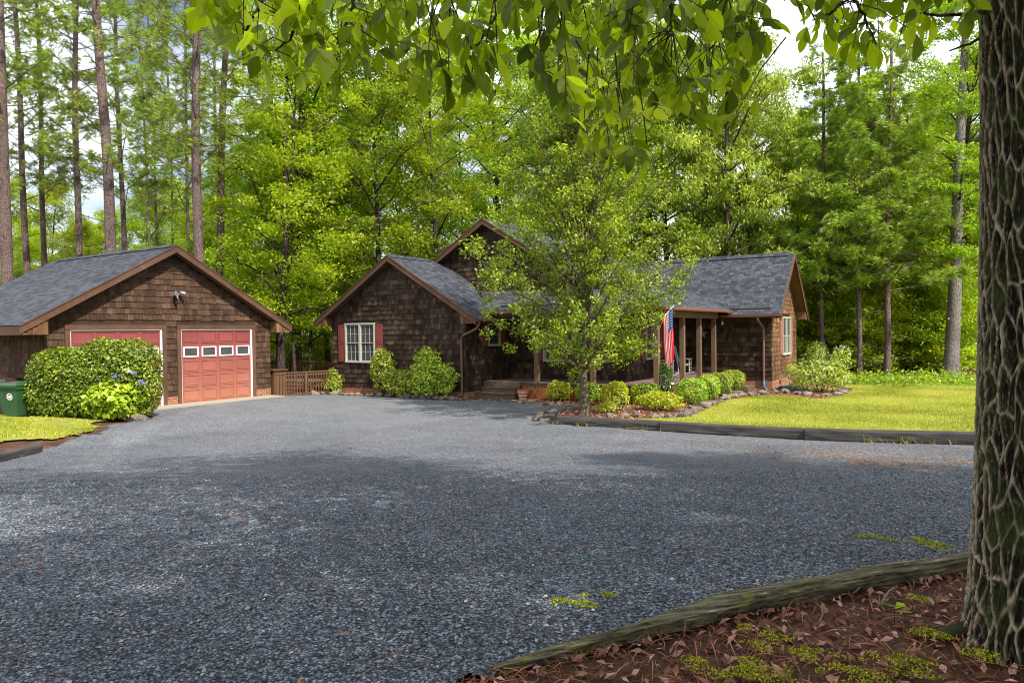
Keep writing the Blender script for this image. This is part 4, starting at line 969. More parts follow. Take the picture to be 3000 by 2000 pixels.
# pines -------------------------------------------------------------
def needles(C, D, r, L=.24, nb=16, w=.020):
    k = len(C); P = np.repeat(C, nb, 0); Dd = np.repeat(D, nb, 0); V = unit(Dd*.75+r.normal(size=P.shape)*.75)
    Lr = L*r.uniform(.7, 1.15, len(P))[:, None]; S_ = unit(np.cross(V, r.normal(size=P.shape)))*w/2
    dr = np.array([0, 0, -.18])*Lr
    Q = np.stack([P-S_*.6, P+S_*.6, P+V*Lr*.6+S_, P+V*Lr+dr], 1)
    return Q, np.clip(np.repeat(r.normal(.45, .18, k), nb)+r.normal(0, .12, len(P)), 0, 1)
def pine_crown(seed, z0, z1, n, L0, tufts, mat, tl=.24, env=lambda t: 1-.35*t, droop=.0, dead=4, nb=16, limb=1., rise=0.):
    r = np.random.default_rng(seed); m = MB(); C = []; D = []
    m.tube([(0, 0, z0-4), (0, 0, z0+(z1-z0)*.5), (0, 0, z1)], [.05, .04, .01], 6, .5, caps=False)
    for i in range(n):
        t = (i+r.random())/n; z = z0+(z1-z0)*t; a = i*2.4+r.uniform(-.5, .5); L_ = L0*env(t)*r.uniform(.6, 1.15); el = r.uniform(-.05, .55)-droop+rise*r.random()
        d = np.array([math.cos(a)*math.cos(el), math.sin(a)*math.cos(el), math.sin(el)]); o = np.array([0, 0, z])
        p1 = o+d*L_*.5+(0, 0, r.uniform(-.1, .15)); p2 = o+d*L_+(0, 0, r.uniform(-.1, .3)+L_*.05)
        m.tube([o, p1, p2], [.035*L_/2*limb, .022*L_/2*limb, .008*limb], 5, .5, caps=False)
        nt_ = int(tufts*L_/L0)
        for j in range(nt_):
            s_ = r.uniform(.3, 1.0)**.8; b0 = o+(p1-o)*s_*2 if s_ < .5 else p1+(p2-p1)*(s_-.5)*2
            side = unit(np.array([-d[1], d[0], r.uniform(-.1, .35)]))*r.choice([-1, 1]); ln = r.uniform(.15, .85)*(1.25-s_)*min(L_, 3)*.45
            e = b0+side*ln+d*ln*.6+(0, 0, r.uniform(0, .25)); 
            if j % 2 == 0: m.tube([b0, e], [.009, .005], 4, .5, caps=False)
            C.append(e); D.append(unit(d*.6+side*.5+np.array([0, 0, .5])))
    for i in range(dead):
        a = r.uniform(0, 6.28); z = z0-r.uniform(.3, 3.5); L_ = r.uniform(.5, 1.6)
        o = np.array([0, 0, z]); d = np.array([math.cos(a), math.sin(a), r.uniform(-.1, .4)]); m.tube([o, o+d*L_*.6, o+d*L_+(0, 0, .1)], [.02, .012, .004], 4, .5, caps=False)
    C = np.array(C); D = np.array(D); C = np.repeat(C, 2, 0)+r.normal(0, .09, (len(C)*2, 3)); D = np.repeat(D, 2, 0)
    Q, rn = needles(C, D, r, tl, nb)
    me = quads_mesh('crown', Q, rn); me.materials.append(M[mat]); return mesh_of(m, 'limbs', M['pinebark']), me
PC = [pine_crown(200+i, 8.0, 24, 50, 2.7, 15, 'needle', .25, limb=.6, rise=.25) for i in range(3)]
def pine(u1, v1, u0, v0, dist, r0, label, H=25, ci=0, mat='pinebark', group='tall pines behind the garage', s=1., name='pine_tree', crown=None, base_d=None):
    """trunk through two photo points at one distance"""
    A = AT(u1, v1, dist); B = AT(u0, v0, dist); ax = (B-A)/(B[2]-A[2]); z0 = 0.; b0 = A+ax*(z0-A[2])
    b0[2] = float(T(b0[0], b0[1]))-.1
    t = thing(name, label, 'tree', tuple(b0), group)
    rel = Vector(unit(ax)); t.rotation_mode = 'QUATERNION'; q = rel.to_track_quat('Z', 'Y'); t.rotation_quaternion = q @ Vector((0, 0, 1)).rotation_difference(Vector((0, 0, 1)))
    r = np.random.default_rng(int(u1)+5); n = 26; pts = []; rad = []
    for i in range(n):
        z = H*i/(n-1); pts.append((.05*math.sin(z*.5+u1), .05*math.sin(z*.37+u1*2), z)); rad.append(r0*(1-.62*(z/H))*(1+.35*math.exp(-z/.5))*(1+r.uniform(-.02, .02)))
    m = MB(); m.tube(pts, rad, 14, .5, caps=False); m.build('trunk', M[mat], t, True, origin=(0, 0, 0))
    if crown is not False:
        lm, cm = crown or PC[ci % 3]
        for nm, me in (('limbs', lm), ('crown', cm)):
            o = link(bpy.data.objects.new(nm, me)); o.parent = t; o.rotation_euler.z = random.uniform(0, 6.28); o.scale = (s, s, s)
        t.children[-1].rotation_euler = t.children[-2].rotation_euler
    return t
LP = [ # u1,v1,u0,v0,dist,radius,label
 (20, 700, 4, 250, 27, .235, 'thick reddish pine at the left edge of the photo'),
 (76, 700, 47, 100, 31, .155, 'slim pine second from the left edge, leaning left'),
 (129, 700, 107, 0, 33, .14, 'slim pine third from the left edge, rising straight'),
 (228, 700, 221, 0, 30, .155, 'straight dark pine rising over the middle of the garage ridge'),
 (321, 700, 284, 0, 27.5, .235, 'thick pine leaning left just behind the garage ridge'),
 (361, 700, 338, 0, 34, .14, 'slim pine right beside the thick one that leans over the garage ridge'),
 (440, 700, 416, 250, 45, .10, 'thin far pine left of the garage gable peak'),
 (462, 700, 445, 300, 47, .095, 'thinner far pine just left of the garage gable peak, in line with it'),
 (506, 700, 494, 250, 48, .09, 'very thin far pine directly over the garage gable peak'),
 (551, 700, 543, 200, 36, .10, 'thin dark pine left beside the thick pale pine'),
 (581, 700, 573, 0, 26.5, .205, 'thick pale pine just right of the garage gable peak'),
 (643, 700, 668, 0, 29, .175, 'dark reddish pine leaning right beside the thick pale pine'),
 (634, 620, 630, 150, 40, .10, 'thin pale pine seen between the thick pale one and the leaning one'),
]
for i, a in enumerate(LP): pine(*a, ci=i, s=1.0)
gp2 = 'dark slender trunks between garage and house'
for (a, k_) in (((805, 700, 798, 400, 31, .075, 'thin dark trunk on the left of the pair between garage and house'), 'limeD'), ((828, 900, 838, 400, 29.5, .15, 'thicker dark trunk between garage and house with pale flecks'), 'oakB'), ((866, 900, 873, 600, 33, .09, 'dark trunk just left of the house gable end, with a slight bend'), 'oakC')):
    pine(*a, H=17, mat='darkbark', group=gp2, name='woodland_tree', crown=KIND[k_], s=.95)
# leaning dead sapling
A_ = AT(690, 400, 30); B_ = AT(800, 690, 30); C_ = AT(850, 900, 30); D_ = np.array([C_[0]+.3, C_[1], 0])
m = MB(); m.tube([D_, C_, B_, A_], [.07, .06, .05, .015], 7, .5)
for q, e in ((.3, (-.5, 0, .5)), (.5, (-.6, 0, .3)), (.15, (-.3, 0, .7))): b0 = A_+(B_-A_)*q; m.tube([b0, b0+np.array(e)], [.015, .004], 4, .5)
o = m.build('dead_sapling', M['darkbark'], origin=tuple(D_)); tag(o, 'bare dead sapling leaning left among the trees between garage and house', 'tree')

# young pines at the right, dense with needles nearly to the ground
YC = [pine_crown(300+i, 4.0, 15.5, 50, 3.1, 24, 'needle2', .32, env=lambda t: 1.0-.70*t, dead=10, nb=24) for i in range(2)]
gr3 = 'young pines at the edge of the lawn'
for i, a in enumerate([(2408, 1000, 2409, 500, 35, .12, 'young bushy pine nearest the house gable on the right'), (2514, 1100, 2513, 300, 34, .125, 'young bushy pine with a reddish straight trunk, middle of the three'), (2596, 1100, 2606, 400, 33.5, .15, 'young bushy pine with a dark trunk, rightmost of the three'), (2578, 1080, 2571, 900, 38, .13, 'dark pine trunk tucked behind the rightmost young pine')]):
    pine(*a, H=16, ci=i, group=gr3, crown=YC[i % 2], mat='pinebark' if i != 3 else 'darkbark')
pine(2476, 1000, 2486, 500, 37, .10, 'dark slender trunk between the first two young pines', H=18, mat='darkbark', group=None, name='woodland_tree', crown=KIND['oakB'], s=.9)
# grey oak, flared foot
t = pine(2782, 1110, 2806, 600, 34, .33, 'large grey-barked oak at the lawn edge left of the near trunk', H=19, mat='oakbark', group=None, name='oak_tree', crown=KIND['oakC'], s=.88)
# trunk behind the house
pine(2133, 740, 2131, 600, 36, .17, 'dark upright trunk showing just over the porch roof ridge', H=19, mat='darkbark', group=None, name='woodland_tree', crown=KIND['pale'], s=1.)
# broadleaf trees behind, one by one
def wood(key, u, dist, s, label, group, **k):
    x, y = ground_at(u, dist); return tree(key, x, y, s, label=label, group=group, name='broadleaf_tree', **k)
named = [
 ('oakB', 960, 36, .95, 'tall lime-green tree directly behind the left end of the house'),
 ('oakA', 1110, 33.5, .95, 'full green tree behind the left gable peak of the house'),
 ('oakB', 1290, 35, 1.05, 'dense lime tree behind the taller rear gable'),
 ('oakC', 1480, 40, 1.0, 'tall green tree above the rear gable, behind the pear tree'),
 ('oakA', 1690, 37, 1.05, 'broad green tree behind the crown of the pear tree'),
 ('pale', 1960, 40, 1.05, 'tall pale oak with drooping leaves above the right roof'),
 ('pale', 2200, 41, .95, 'pale drooping oak right of the tallest pale one'),
 ('oakB', 2330, 42, .9, 'lime-green tree behind the right gable end'),
 ('oakB', 2720, 42, 1.0, 'light green tree behind the grey oak'),
 ('pale', 1830, 46, 1.0, 'pale oak half hidden by the pear tree on the right'),
 ('limeD', 700, 38, .9, 'low lime tree behind the right end of the garage'),
 ('limeD', 905, 34, .85, 'bright lime tree in the gap between garage and house'),
]
for a in named: wood(*a, None)
gw = 'trees of the wood behind the house'; lw = 'far woodland tree with light green leaves lost among the others'
for (u, d_, k_, s) in [(640, 52, 'limeD', .95), (430, 50, 'limeD', 1.0), (340, 44, 'limeD', .8), (290, 50, 'oakB', .62), (160, 47, 'limeD', 1.0), (230, 42, 'limeD', .72), (20, 46, 'limeD', 1.0), (90, 42, 'limeD', .7), (-120, 44, 'limeD', .9), (520, 56, 'limeD', 1.15), (600, 46, 'limeD', .85), (230, 60, 'limeD', .95), (80, 58, 'limeD', .95), (780, 48, 'limeD', 1.1), (850, 44, 'oakA', .85), (1000, 46, 'oakC', .95), (1180, 44, 'oakA', 1.0), (1370, 48, 'oakB', 1.15), (1560, 50, 'oakC', 1.05), (1750, 52, 'oakA', 1.15), (2080, 50, 'oakC', .8), (2300, 50, 'oakA', .85), (2420, 46, 'oakB', .85), (2520, 48, 'oakC', .8), (2620, 50, 'oakA', .9), (2700, 54, 'oakB', 1.), (2840, 40, 'oakA', .95), (2960, 44, 'oakC', .95), (3080, 38, 'oakB', 1.), (920, 58, 'oakB', 1.2), (1090, 60, 'oakA', 1.25), (1260, 60, 'oakC', 1.2), (1440, 62, 'oakB', 1.3), (1640, 64, 'oakC', 1.2), (1900, 62, 'oakA', 1.2), (2180, 64, 'oakB', 1.), (2390, 60, 'oakC', .85), (2560, 62, 'oakA', 1.0), (2780, 62, 'oakC', 1.1), (3000, 60, 'oakB', 1.2), (710, 66, 'oakB', .85), (400, 70, 'limeD', .9), (560, 68, 'limeD', 1.), (-60, 62, 'limeD', 1.)]:
    wood(k_, u, d_, s, lw, gw)
gs = 'saplings along the edge of the wood'; ls = 'leafy sapling growing at the shaded edge of the wood'
r9 = random.Random(5)
for u in list(range(2340, 3100, 19))+list(range(620, 1000, 36)):
    wood(r9.choice(['sap', 'sapB', 'sapB']), u+r9.uniform(-15, 15), r9.uniform(37.5, 50) if u > 2000 else r9.uniform(33, 42), r9.uniform(.5, 1.15), ls, gs)
for k in range(26):
    u = 2350+k*19; wood(r9.choice(['sap', 'sapB']), u, r9.uniform(35.8, 39), r9.uniform(.6, 1.25), ls, gs)
for u in range(-200, 640, 60):
    wood(r9.choice(['sap', 'sapB']), u, r9.uniform(36, 50), r9.uniform(.8, 1.2), ls, gs)
for u in range(1000, 2350, 90): wood('sap', u, r9.uniform(44, 52), r9.uniform(.9, 1.2), ls, gs)
# slender dark trunks inside the wood on the right
gt = 'slender dark trunks inside the wood'; lt = 'slender dark trunk standing inside the wood beyond the lawn'
tm = MB(); tm.tube([(0, 0, -.2), (.1, .05, 4), (-.1, .1, 9), (.1, 0, 15)], [.10, .085, .07, .04], 7, .5); tme = mesh_of(tm, 'trunk', M['darkbark'])
cm = KIND['oakB'][1]
for u in [2372, 2440, 2460, 2540, 2555, 2630, 2655, 2680, 2700, 2722, 2745, 2815, 2830]:
    d_ = r9.uniform(38, 50); x, y = ground_at(u, d_); t = thing('woodland_tree', lt, 'tree', (x, y, -.05), gt, r9.uniform(0, 6)); t.scale = (r9.uniform(.7, 1.3),)*2+(1,)
    t.rotation_euler.x = r9.uniform(-.03, .03)
    o = link(bpy.data.objects.new('trunk', tme)); o.parent = t
    o = link(bpy.data.objects.new('crown', cm)); o.parent = t; o.scale = (.7, .7, .8)
# the mass of far wood closing the view
r = np.random.default_rng(77); C = []
for k in range(900):
    u = r.uniform(-700, 3600); d_ = r.uniform(72, 100); x, y = ground_at(u, d_); top = 9 if u < 850 else 15
    C.append((x, y, r.uniform(.5, top)))
Q, rn = leaves_at(np.array(C), 60, np.full(len(C), 2.2), .8, .42, r)
tag(make_obj('distant_wood', quads_mesh('distant_wood', Q, rn), M['lwood']), 'far-off mass of woodland closing the view behind the trees', 'woodland', kind='stuff')
# low undergrowth on the wood's floor
C = []
for k in range(620):
    u = r.uniform(-200, 3300); d_ = r.uniform(36, 62); x, y = ground_at(u, d_)
    if y < 31.6+.3 and x > -9 : y = 32.4+r.uniform(0, 3)
    C.append((x, y, r.uniform(.1, .9) if k % 2 else r.uniform(.2, 2.6)))
for k in range(170): C.append((r.uniform(-4.5, 9), 32.3+abs(r.normal(0, 2.2)), r.uniform(.0, .28)))
Q, rn = leaves_at(np.array(C), 45, np.full(len(C), .8), .45, .13, r)
tag(make_obj('undergrowth', quads_mesh('undergrowth', Q, rn), M['under']), 'low leafy undergrowth covering the floor of the wood', 'undergrowth', kind='stuff')

# ------------------------------------------------------------------ the pear tree
px_, py_ = -9.18, 18.02
pt = thing('pear_tree', 'young pear tree with a pale trunk and broad crown in front of the porch', 'tree', (px_, py_, -.03))
r = np.random.default_rng(404); m = MB()
m.tube([(0, 0, -.05), (0, 0, .06), (.01, 0, .25), (-.03, 0, .8), (-.04, 0, 1.25), (-.03, 0, 1.5)], [.26, .185, .135, .115, .115, .13], 14, .5, caps=False)
C = []; Rr = []
def penv(z): return np.interp(z, [1.5, 2.0, 2.8, 3.8, 5.0, 6.3, 7.6, 9., 10.2, 11.2], [1., 2.5, 3.4, 3.6, 3.45, 3.15, 2.75, 2.2, 1.7, 1.2])
for i in range(84):
    t = (i+.5)/84; zt = 2.1+10.2*t**1.05; a = i*2.399+r.uniform(-.35, .35); R_ = penv(zt)*r.uniform(.72, 1.08)
    tip = np.array([math.cos(a)*R_, math.sin(a)*R_, zt+r.uniform(-.1, .2)]); z0 = 1.35+max(0, (zt-3.0))*.62
    o = np.array([.05*math.cos(a), .05*math.sin(a), z0]); mid = o+(tip-o)*.5+np.array([0, 0, -.10 if zt < 3 else .25])*1.; mid[:2] *= .85
    rb = .05*(1-t*.7)+.008; m.tube([o, o+(mid-o)*.5, mid, tip], [rb, rb*.75, rb*.5, .006], 6, .5, caps=False)
    for j in range(10):
        s_ = r.uniform(.25, 1.02); b0 = o+(mid-o)*s_*2 if s_ < .5 else mid+(tip-mid)*(s_-.5)*2; off = r.normal(size=3)*np.array([.30, .30, .25])*(1.3-s_*.6)
        e = b0+off+(0, 0, .08); m.tube([b0, e], [.008, .003], 4, .5, caps=False); C.append(e); Rr.append(r.uniform(.16, .36))
for i in range(5):
    a = i*1.3; m.tube([(0, 0, 1.35), (math.cos(a)*.18, math.sin(a)*.18, 2.2), (math.cos(a)*.3, math.sin(a)*.3, 4.5), (math.cos(a)*.25, math.sin(a)*.25, 8.5-i*.6)], [.085, .06, .04, .01], 8, .5, caps=False)
m.build('trunk', M['pearbark'], pt, True, origin=(0, 0, 0))
Q, rn = leaves_at(np.array(C), 72, np.array(Rr)*1.2, .8, .084, r, up=.45, aspect=.68)
make_obj('crown', quads_mesh('crown', Q, rn), M['lpear'], pt)
# spray reaching down to the right in front of the porch
m = MB(); a = np.array([1.0, .5, 2.1]); P_ = [np.array([.2, .1, 1.9]), a, np.array([1.75, .9, 1.72])]; m.tube(P_, [.02, .012, .004], 5); m.build('drooping_branch', M['pearbark'], pt, origin=(0, 0, 0))
C = np.array([P_[1]+(P_[2]-P_[1])*k/6 for k in range(7)]); Q, rn = leaves_at(C, 16, np.full(7, .14), .6, .08, r, up=.4, aspect=.68); make_obj('drooping_leaves', quads_mesh('drooping_leaves', Q, rn), M['lpear'], pt)

# ------------------------------------------------------------------ the near tree: trunk, crown overhead, hanging hickory sprays
nb0 = np.array([.225, 4.285]); nz = float(T(*nb0)); ft = thing('hickory_tree', 'big near tree at the right edge with dark ridged bark and leaves across the top', 'tree', (nb0[0], nb0[1], nz-.05))
nth, nzz = 420, 620; th = np.linspace(0, 2*math.pi, nth, endpoint=False); zz = np.concatenate([np.linspace(0, 3.6, nzz-40), np.linspace(3.66, 9.5, 40)])
TH, ZZ = np.meshgrid(th, zz, indexing='ij'); rb = .236-.056*np.minimum(ZZ, 4)/4*1.3-.012*np.maximum(ZZ-4, 0)+.05*np.exp(-ZZ/.14)+.012*np.exp(-ZZ/.8)
ux, uy = np.cos(TH), np.sin(TH)
wp = np.stack([ux*2.0, uy*2.0, ZZ*1.6], -1); w1 = vnoise(wp*1.3, 1)-.5; w2 = vnoise(wp*1.3, 2)-.5
def barknet(nt_, cz, seed, wamp):              # cells stretched upwards, ridges along their borders
    u = TH/(2*math.pi)*nt_+(vnoise(np.stack([ux*5, uy*5, ZZ*7], -1), seed+1)-.5)*wamp; v = ZZ/cz+(vnoise(np.stack([ux*4, uy*4, ZZ*3.], -1), seed+2)-.5)*wamp
    iu, iv = np.floor(u).astype(int), np.floor(v).astype(int); f1 = np.full(u.shape, 9.); f2 = np.full(u.shape, 9.)
    for a in (-1, 0, 1):
        for b in (-1, 0, 1):
            cu, cv = iu+a, iv+b; h = ((cu % nt_)*7349+cv*9151+seed*131) & 0xffff; h1 = (h*40503 & 0xffff)/65535.; h2 = ((h*30011+7777) & 0xffff)/65535.
            dd_ = np.hypot(cu+.5+(h1-.5)*.8-u, cv+.5+(h2-.5)*.8-v); f2 = np.where(dd_ < f1, f1, np.minimum(f2, dd_)); f1 = np.minimum(f1, dd_)
    return f2-f1
e1 = barknet(30, .20, 3, .8); e2 = barknet(54, .11, 8, .9); brk = vnoise(np.stack([ux*9, uy*9, ZZ*9], -1), 17)
r3 = vnoise(np.stack([ux*26, uy*26, ZZ*22], -1), 9)
hgt = np.clip(1.05-e1*(2.4+1.6*brk), 0, 1)**.9*(.75+.35*brk); hgt = np.clip(np.maximum(hgt, np.clip(.9-e2*2.6, 0, 1)*.62)+.42*(r3-.5)+.34*(vnoise(np.stack([ux*60, uy*60, ZZ*45], -1), 14)-.5), 0, 1.05)
RR = rb+(hgt-.55)*.021
VX = np.stack([ux*RR+.02*np.sin(ZZ), uy*RR, ZZ], -1)
V = VX.reshape(-1, 3); NZ = len(zz)
ii, jj = np.meshgrid(np.arange(nth), np.arange(NZ-1), indexing='ij'); i2 = (ii+1) % nth
q = np.stack([ii*NZ+jj, i2*NZ+jj, i2*NZ+jj+1, ii*NZ+jj+1], -1).reshape(-1, 4)
me = bpy.data.meshes.new('trunk'); me.vertices.add(len(V)); me.vertices.foreach_set('co', V.ravel().astype(np.float32)); me.loops.add(len(q)*4)
me.loops.foreach_set('vertex_index', q.ravel().astype(np.int32)); me.polygons.add(len(q)); me.polygons.foreach_set('loop_start', np.arange(0, len(q)*4, 4, dtype=np.int32)); me.update(calc_edges=True)
me.polygons.foreach_set('use_smooth', [True]*len(q)); a_ = me.attributes.new('rnd', 'FLOAT', 'FACE'); a_.data.foreach_set('value', hgt[ii.ravel(), jj.ravel()].astype(np.float32))
make_obj('trunk', me, M['forebark'], ft)
O0 = np.array(ft.location)
m = MB()
d = unit(np.array([-.9, -.2, 0])); m.tube([O0+d*.15+(0, 0, .10), O0+d*.30+(0, 0, .05), O0+d*.42+(0, 0, .01), O0+d*.55+(0, 0, -.04)], [.07, .05, .035, .02], 10, .35)
m.build('root', M['forebark'], ft, True)
# crown high overhead; it shades the foreground
r = np.random.default_rng(909); C = []; m = MB()
for i in range(34):
    a = i*2.4; z = 6.2+r.uniform(0, 5.5); L_ = r.uniform(2.0, 5.2); fw = np.array([math.cos(a), math.sin(a)])
    if fw@np.array([-.54, .84]) > .1: L_ *= .45
    o = np.array([0, 0, z-1.2]); tip = np.array([fw[0]*L_, fw[1]*L_, z+r.uniform(.2, 1.2)]); m.tube([o, (o+tip)/2+(0, 0, .25), tip], [.07, .045, .012], 6, .5, caps=False)
    for j in range(9): s_ = r.uniform(.35, 1.05); C.append(o+(tip-o)*s_+r.normal(size=3)*np.array([.5, .5, .35]))
m.build('limbs', M['darkbark'], ft, origin=(0, 0, 0))
Q, rn = leaves_at(np.array(C), 38, np.full(len(C), .75), .6, .17, r, up=.6); make_obj('upper_crown', quads_mesh('upper_crown', Q, rn), M['lhick'], ft)
# hanging sprays -----------------------------------------------------
def leaflet(base, d, n, L_, w, out, rn, r):
    """a pointed obovate leaflet folded along its midrib, 10 quads"""
    d = unit(d); b = unit(np.cross(n, d)); n = np.cross(d, b)
    ts = [0, .14, .34, .56, .76, .90, 1.0]; ws = [.04, .40, .80, 1.0, .80, .42, .02]; cv = r.uniform(.05, .22); fd = r.uniform(.05, .22); wv = r.uniform(-.03, .03)
    row = []
    for t, q_ in zip(ts, ws):
        c = base+d*L_*t-n*L_*cv*t*t+b*wv*math.sin(t*3); e = w*.5*q_
        row.append((c-b*e+n*e*fd*2, c, c+b*e+n*e*fd*2))
    v = r.uniform(0, 1)
    for i in range(6):
        out.append([row[i][0], row[i][1], row[i+1][1], row[i+1][0]]); out.append([row[i][1], row[i][2], row[i+1][2], row[i+1][1]]); rn += [v, v]
K_ = 3000/2352.
bx = [455, 480, 520, 560, 600, 650, 700, 780, 830, 880, 900, 960, 1030, 1060, 1080, 1130, 1145, 1200, 1245, 1280, 1300, 1340, 1400, 1440, 1490, 1510, 1560, 1600, 1690, 1710, 1750, 1775]
by = [85, 100, 130, 200, 205, 170, 235, 245, 195, 190, 140, 250, 265, 270, 268, 265, 190, 180, 240, 240, 300, 370, 415, 430, 425, 310, 300, 330, 325, 230, 150, 110]
cx_ = [1838, 1850, 1900, 1960, 2020, 2060, 2100, 2130, 2200, 2260]; cy_ = [60, 125, 125, 160, 170, 160, 125, 90, 95, 70]
r = np.random.default_rng(515); comp = []
for u, v in zip(bx, by): comp.append((u, v-62, r.uniform(2.9, 3.5)))
for u, v in zip(cx_, cy_): comp.append((u, v-50, r.uniform(3.2, 3.9)))
while len(comp) < 400:
    u = r.uniform(470, 1770); v = r.uniform(-80, 400)
    if v < np.interp(u, bx, by)-75 and (v < 215 or (1290 < u < 1500) or r.random() < .25) and not (1140 < u < 1230 and v > 60 and r.random() < .7): comp.append((u, v, r.uniform(2.7, 4.6)))
while len(comp) < 450:
    u = r.uniform(1845, 2260); v = r.uniform(-80, 150)
    if v < np.interp(u, cx_, cy_)-55: comp.append((u, v, r.uniform(3.2, 4.6)))
out = []; rn = []; tw = MB()
# woody twigs drawn down from above the frame
TWL = [[(1045, -120), (1040, 0), (1000, 90), (985, 130)], [(1300, -120), (1299, 0), (1320, 40), (1335, 58)], [(1500, -150), (1480, 0), (1442, 67), (1400, 130), (1357, 156)], [(1600, -150), (1591, 0), (1585, 90), (1549, 215)],
       [(1880, -150), (1864, 0), (1868, 67), (1835, 165), (1812, 260), (1808, 400)], [(1940, -150), (1960, 0), (1965, 60), (1972, 100)], [(2140, -150), (2130, 0), (2090, 134)], [(2480, -150), (2504, 0), (2540, 67), (2567, 130)], [(1636, -100), (1634, 0), (1636, 20)],
       [(760, -150), (770, 0), (720, 90), (660, 70)], [(900, -150), (880, 0), (850, 120), (800, 150)], [(2420, -150), (2480, 0), (2430, 40), (2380, 60)], [(2900, 40), (2750, 45), (2650, 40)], [(2900, 100), (2780, 150)]]
TP = []
for i, tl_ in enumerate(TWL):
    dd = 3.2+.12*(i % 5); P_ = [AT(u, v, dd+.05*k) for k, (u, v) in enumerate(tl_)]; n = len(P_)
    P2 = []
    for k in range(n-1):
        for q_ in range(6): P2.append(P_[k]+(P_[k+1]-P_[k])*q_/6+r.normal(0, .004, 3))
    P2.append(P_[-1]); tw.tube(P2, list(np.linspace(.011, .0035, len(P2))), 6, .5); TP += P2
TP = np.array(TP)
for (u, v, dd) in comp:
    c = AT(u*K_, v*K_, dd); j = np.argmin(((TP-c)**2).sum(1)+np.maximum(0, c[2]-TP[:, 2])*2); a0 = TP[j]
    if np.linalg.norm(a0-c) > .55 or r.random() < .3: a0 = c+np.array([r.normal(0, .08), r.normal(0, .08), .25+.1*r.random()])
    mid = (a0+c)/2+np.array([0, 0, .03]); tw.tube([a0, mid, c], [.0034, .0026, .0018], 4, .5, caps=False)
    ax = unit(c-mid+r.normal(0, .25, 3)+np.array([0, 0, -.25])); nrm = unit(-CF*r.uniform(.1, 1.)+np.array([0, 0, r.uniform(.2, 1.2)])+r.normal(0, .35, 3)); sd = unit(np.cross(ax, nrm)); L0 = r.uniform(.078, .130)
    n5 = 5 if r.random() < .75 else 3
    for k, (fa, bk, ls_) in enumerate([(0, 0, 1.1), (.75, .03, .95), (-.75, .03, .95), (1.15, .10, .72), (-1.15, .10, .72)][:n5]):
        d = ax*math.cos(fa)+sd*math.sin(fa)+np.array([0, 0, -.25])+r.normal(0, .13, 3); b0 = c-ax*bk
        leaflet(b0, d, nrm+r.normal(0, .25, 3), L0*ls_, L0*ls_*r.uniform(.46, .58), out, rn, r)
tw.build('hanging_twigs', M['darkbark'], ft)
V = np.array(out)-O0; me = quads_mesh('hanging_leaves', V, rn); make_obj('hanging_leaves', me, M['lhick'], ft)
# unseen trees added behind the camera to shade the near gravel
gb = 'added trees shading the near drive from behind the camera'
for (x, y, k_, s) in [(4.6, -1.8, 'oakA', .72), (5.2, 3.2, 'oakB', .70), (5.6, 7.6, 'oakA', .66), (9.5, .5, 'oakC', .8), (9.8, 5.4, 'oakA', .8), (13.5, 2.5, 'oakC', .9), (-1.5, -7.5, 'oakB', .8), (7, -7, 'oakA', .85), (13, -4, 'oakC', .9), (17, 7, 'oakB', .9)]:
    tree(k_, x, y, s, label='unseen tree added on the near side of the drive to shade the gravel', group=gb)

# ------------------------------------------------------------------ litter, moss, weeds, loose stones
r = np.random.default_rng(616)
def right_of_timber(P):
    return inpoly(P, [tuple(p) for p in ftl]+[(9, 12), (9, -4)])
def flat_pts(n, x0, x1, y0, y1): return np.stack([r.uniform(x0, x1, n), r.uniform(y0, y1, n)], 1)
P = flat_pts(80000, -3, 4.5, .8, 11); P = P[right_of_timber(P)]; P = P[r.random(len(P)) < np.clip(1.25-np.hypot(P[:, 0], P[:, 1])/11, .1, 1)]
Z = T(P[:, 0], P[:, 1]); C = np.column_stack([P, Z+r.uniform(-.028, .012, len(P))])
k = r.random(len(C)) < .42
Q = leaf_quads(C[k], np.full(k.sum(), .062), up=1.3, aspect=.42, rg=r); tag(make_obj('leaf_litter', quads_mesh('leaf_litter', Q, r.random(len(Q))), M['litter']), 'dead leaves scattered over the ground behind the mossy timber', 'leaf litter', kind='stuff')
Q = leaf_quads(C[~k], np.full((~k).sum(), .15), up=2.2, aspect=.028, rg=r); tag(make_obj('pine_straw', quads_mesh('pine_straw', Q, r.random(len(Q))), M['straw']), 'rusty fallen pine needles around the near tree', 'pine needles', kind='stuff')
# stray debris blown over the gravel
P = flat_pts(7000, -14, 4, 1, 15); P = P[inpoly(P, [tuple(p[:2]) for p in gravel_poly])]; dn = vnoise(np.column_stack([P*.7, P[:, 0]*0]), 21); P = P[r.random(len(P)) < np.clip(dn*1.6-.35, .08, 1)]
C = np.column_stack([P, T(P[:, 0], P[:, 1])+.012]); k = r.random(len(C)) < .4
Q = np.concatenate([leaf_quads(C[k], np.full(k.sum(), .038), up=1.5, aspect=.5, rg=r), leaf_quads(C[~k], np.full((~k).sum(), .12), up=4, aspect=.03, rg=r)])
tag(make_obj('drive_debris', quads_mesh('drive_debris', Q, r.random(len(Q))), M['straw']), 'stray brown leaves and needles scattered over the gravel drive', 'debris', kind='stuff')
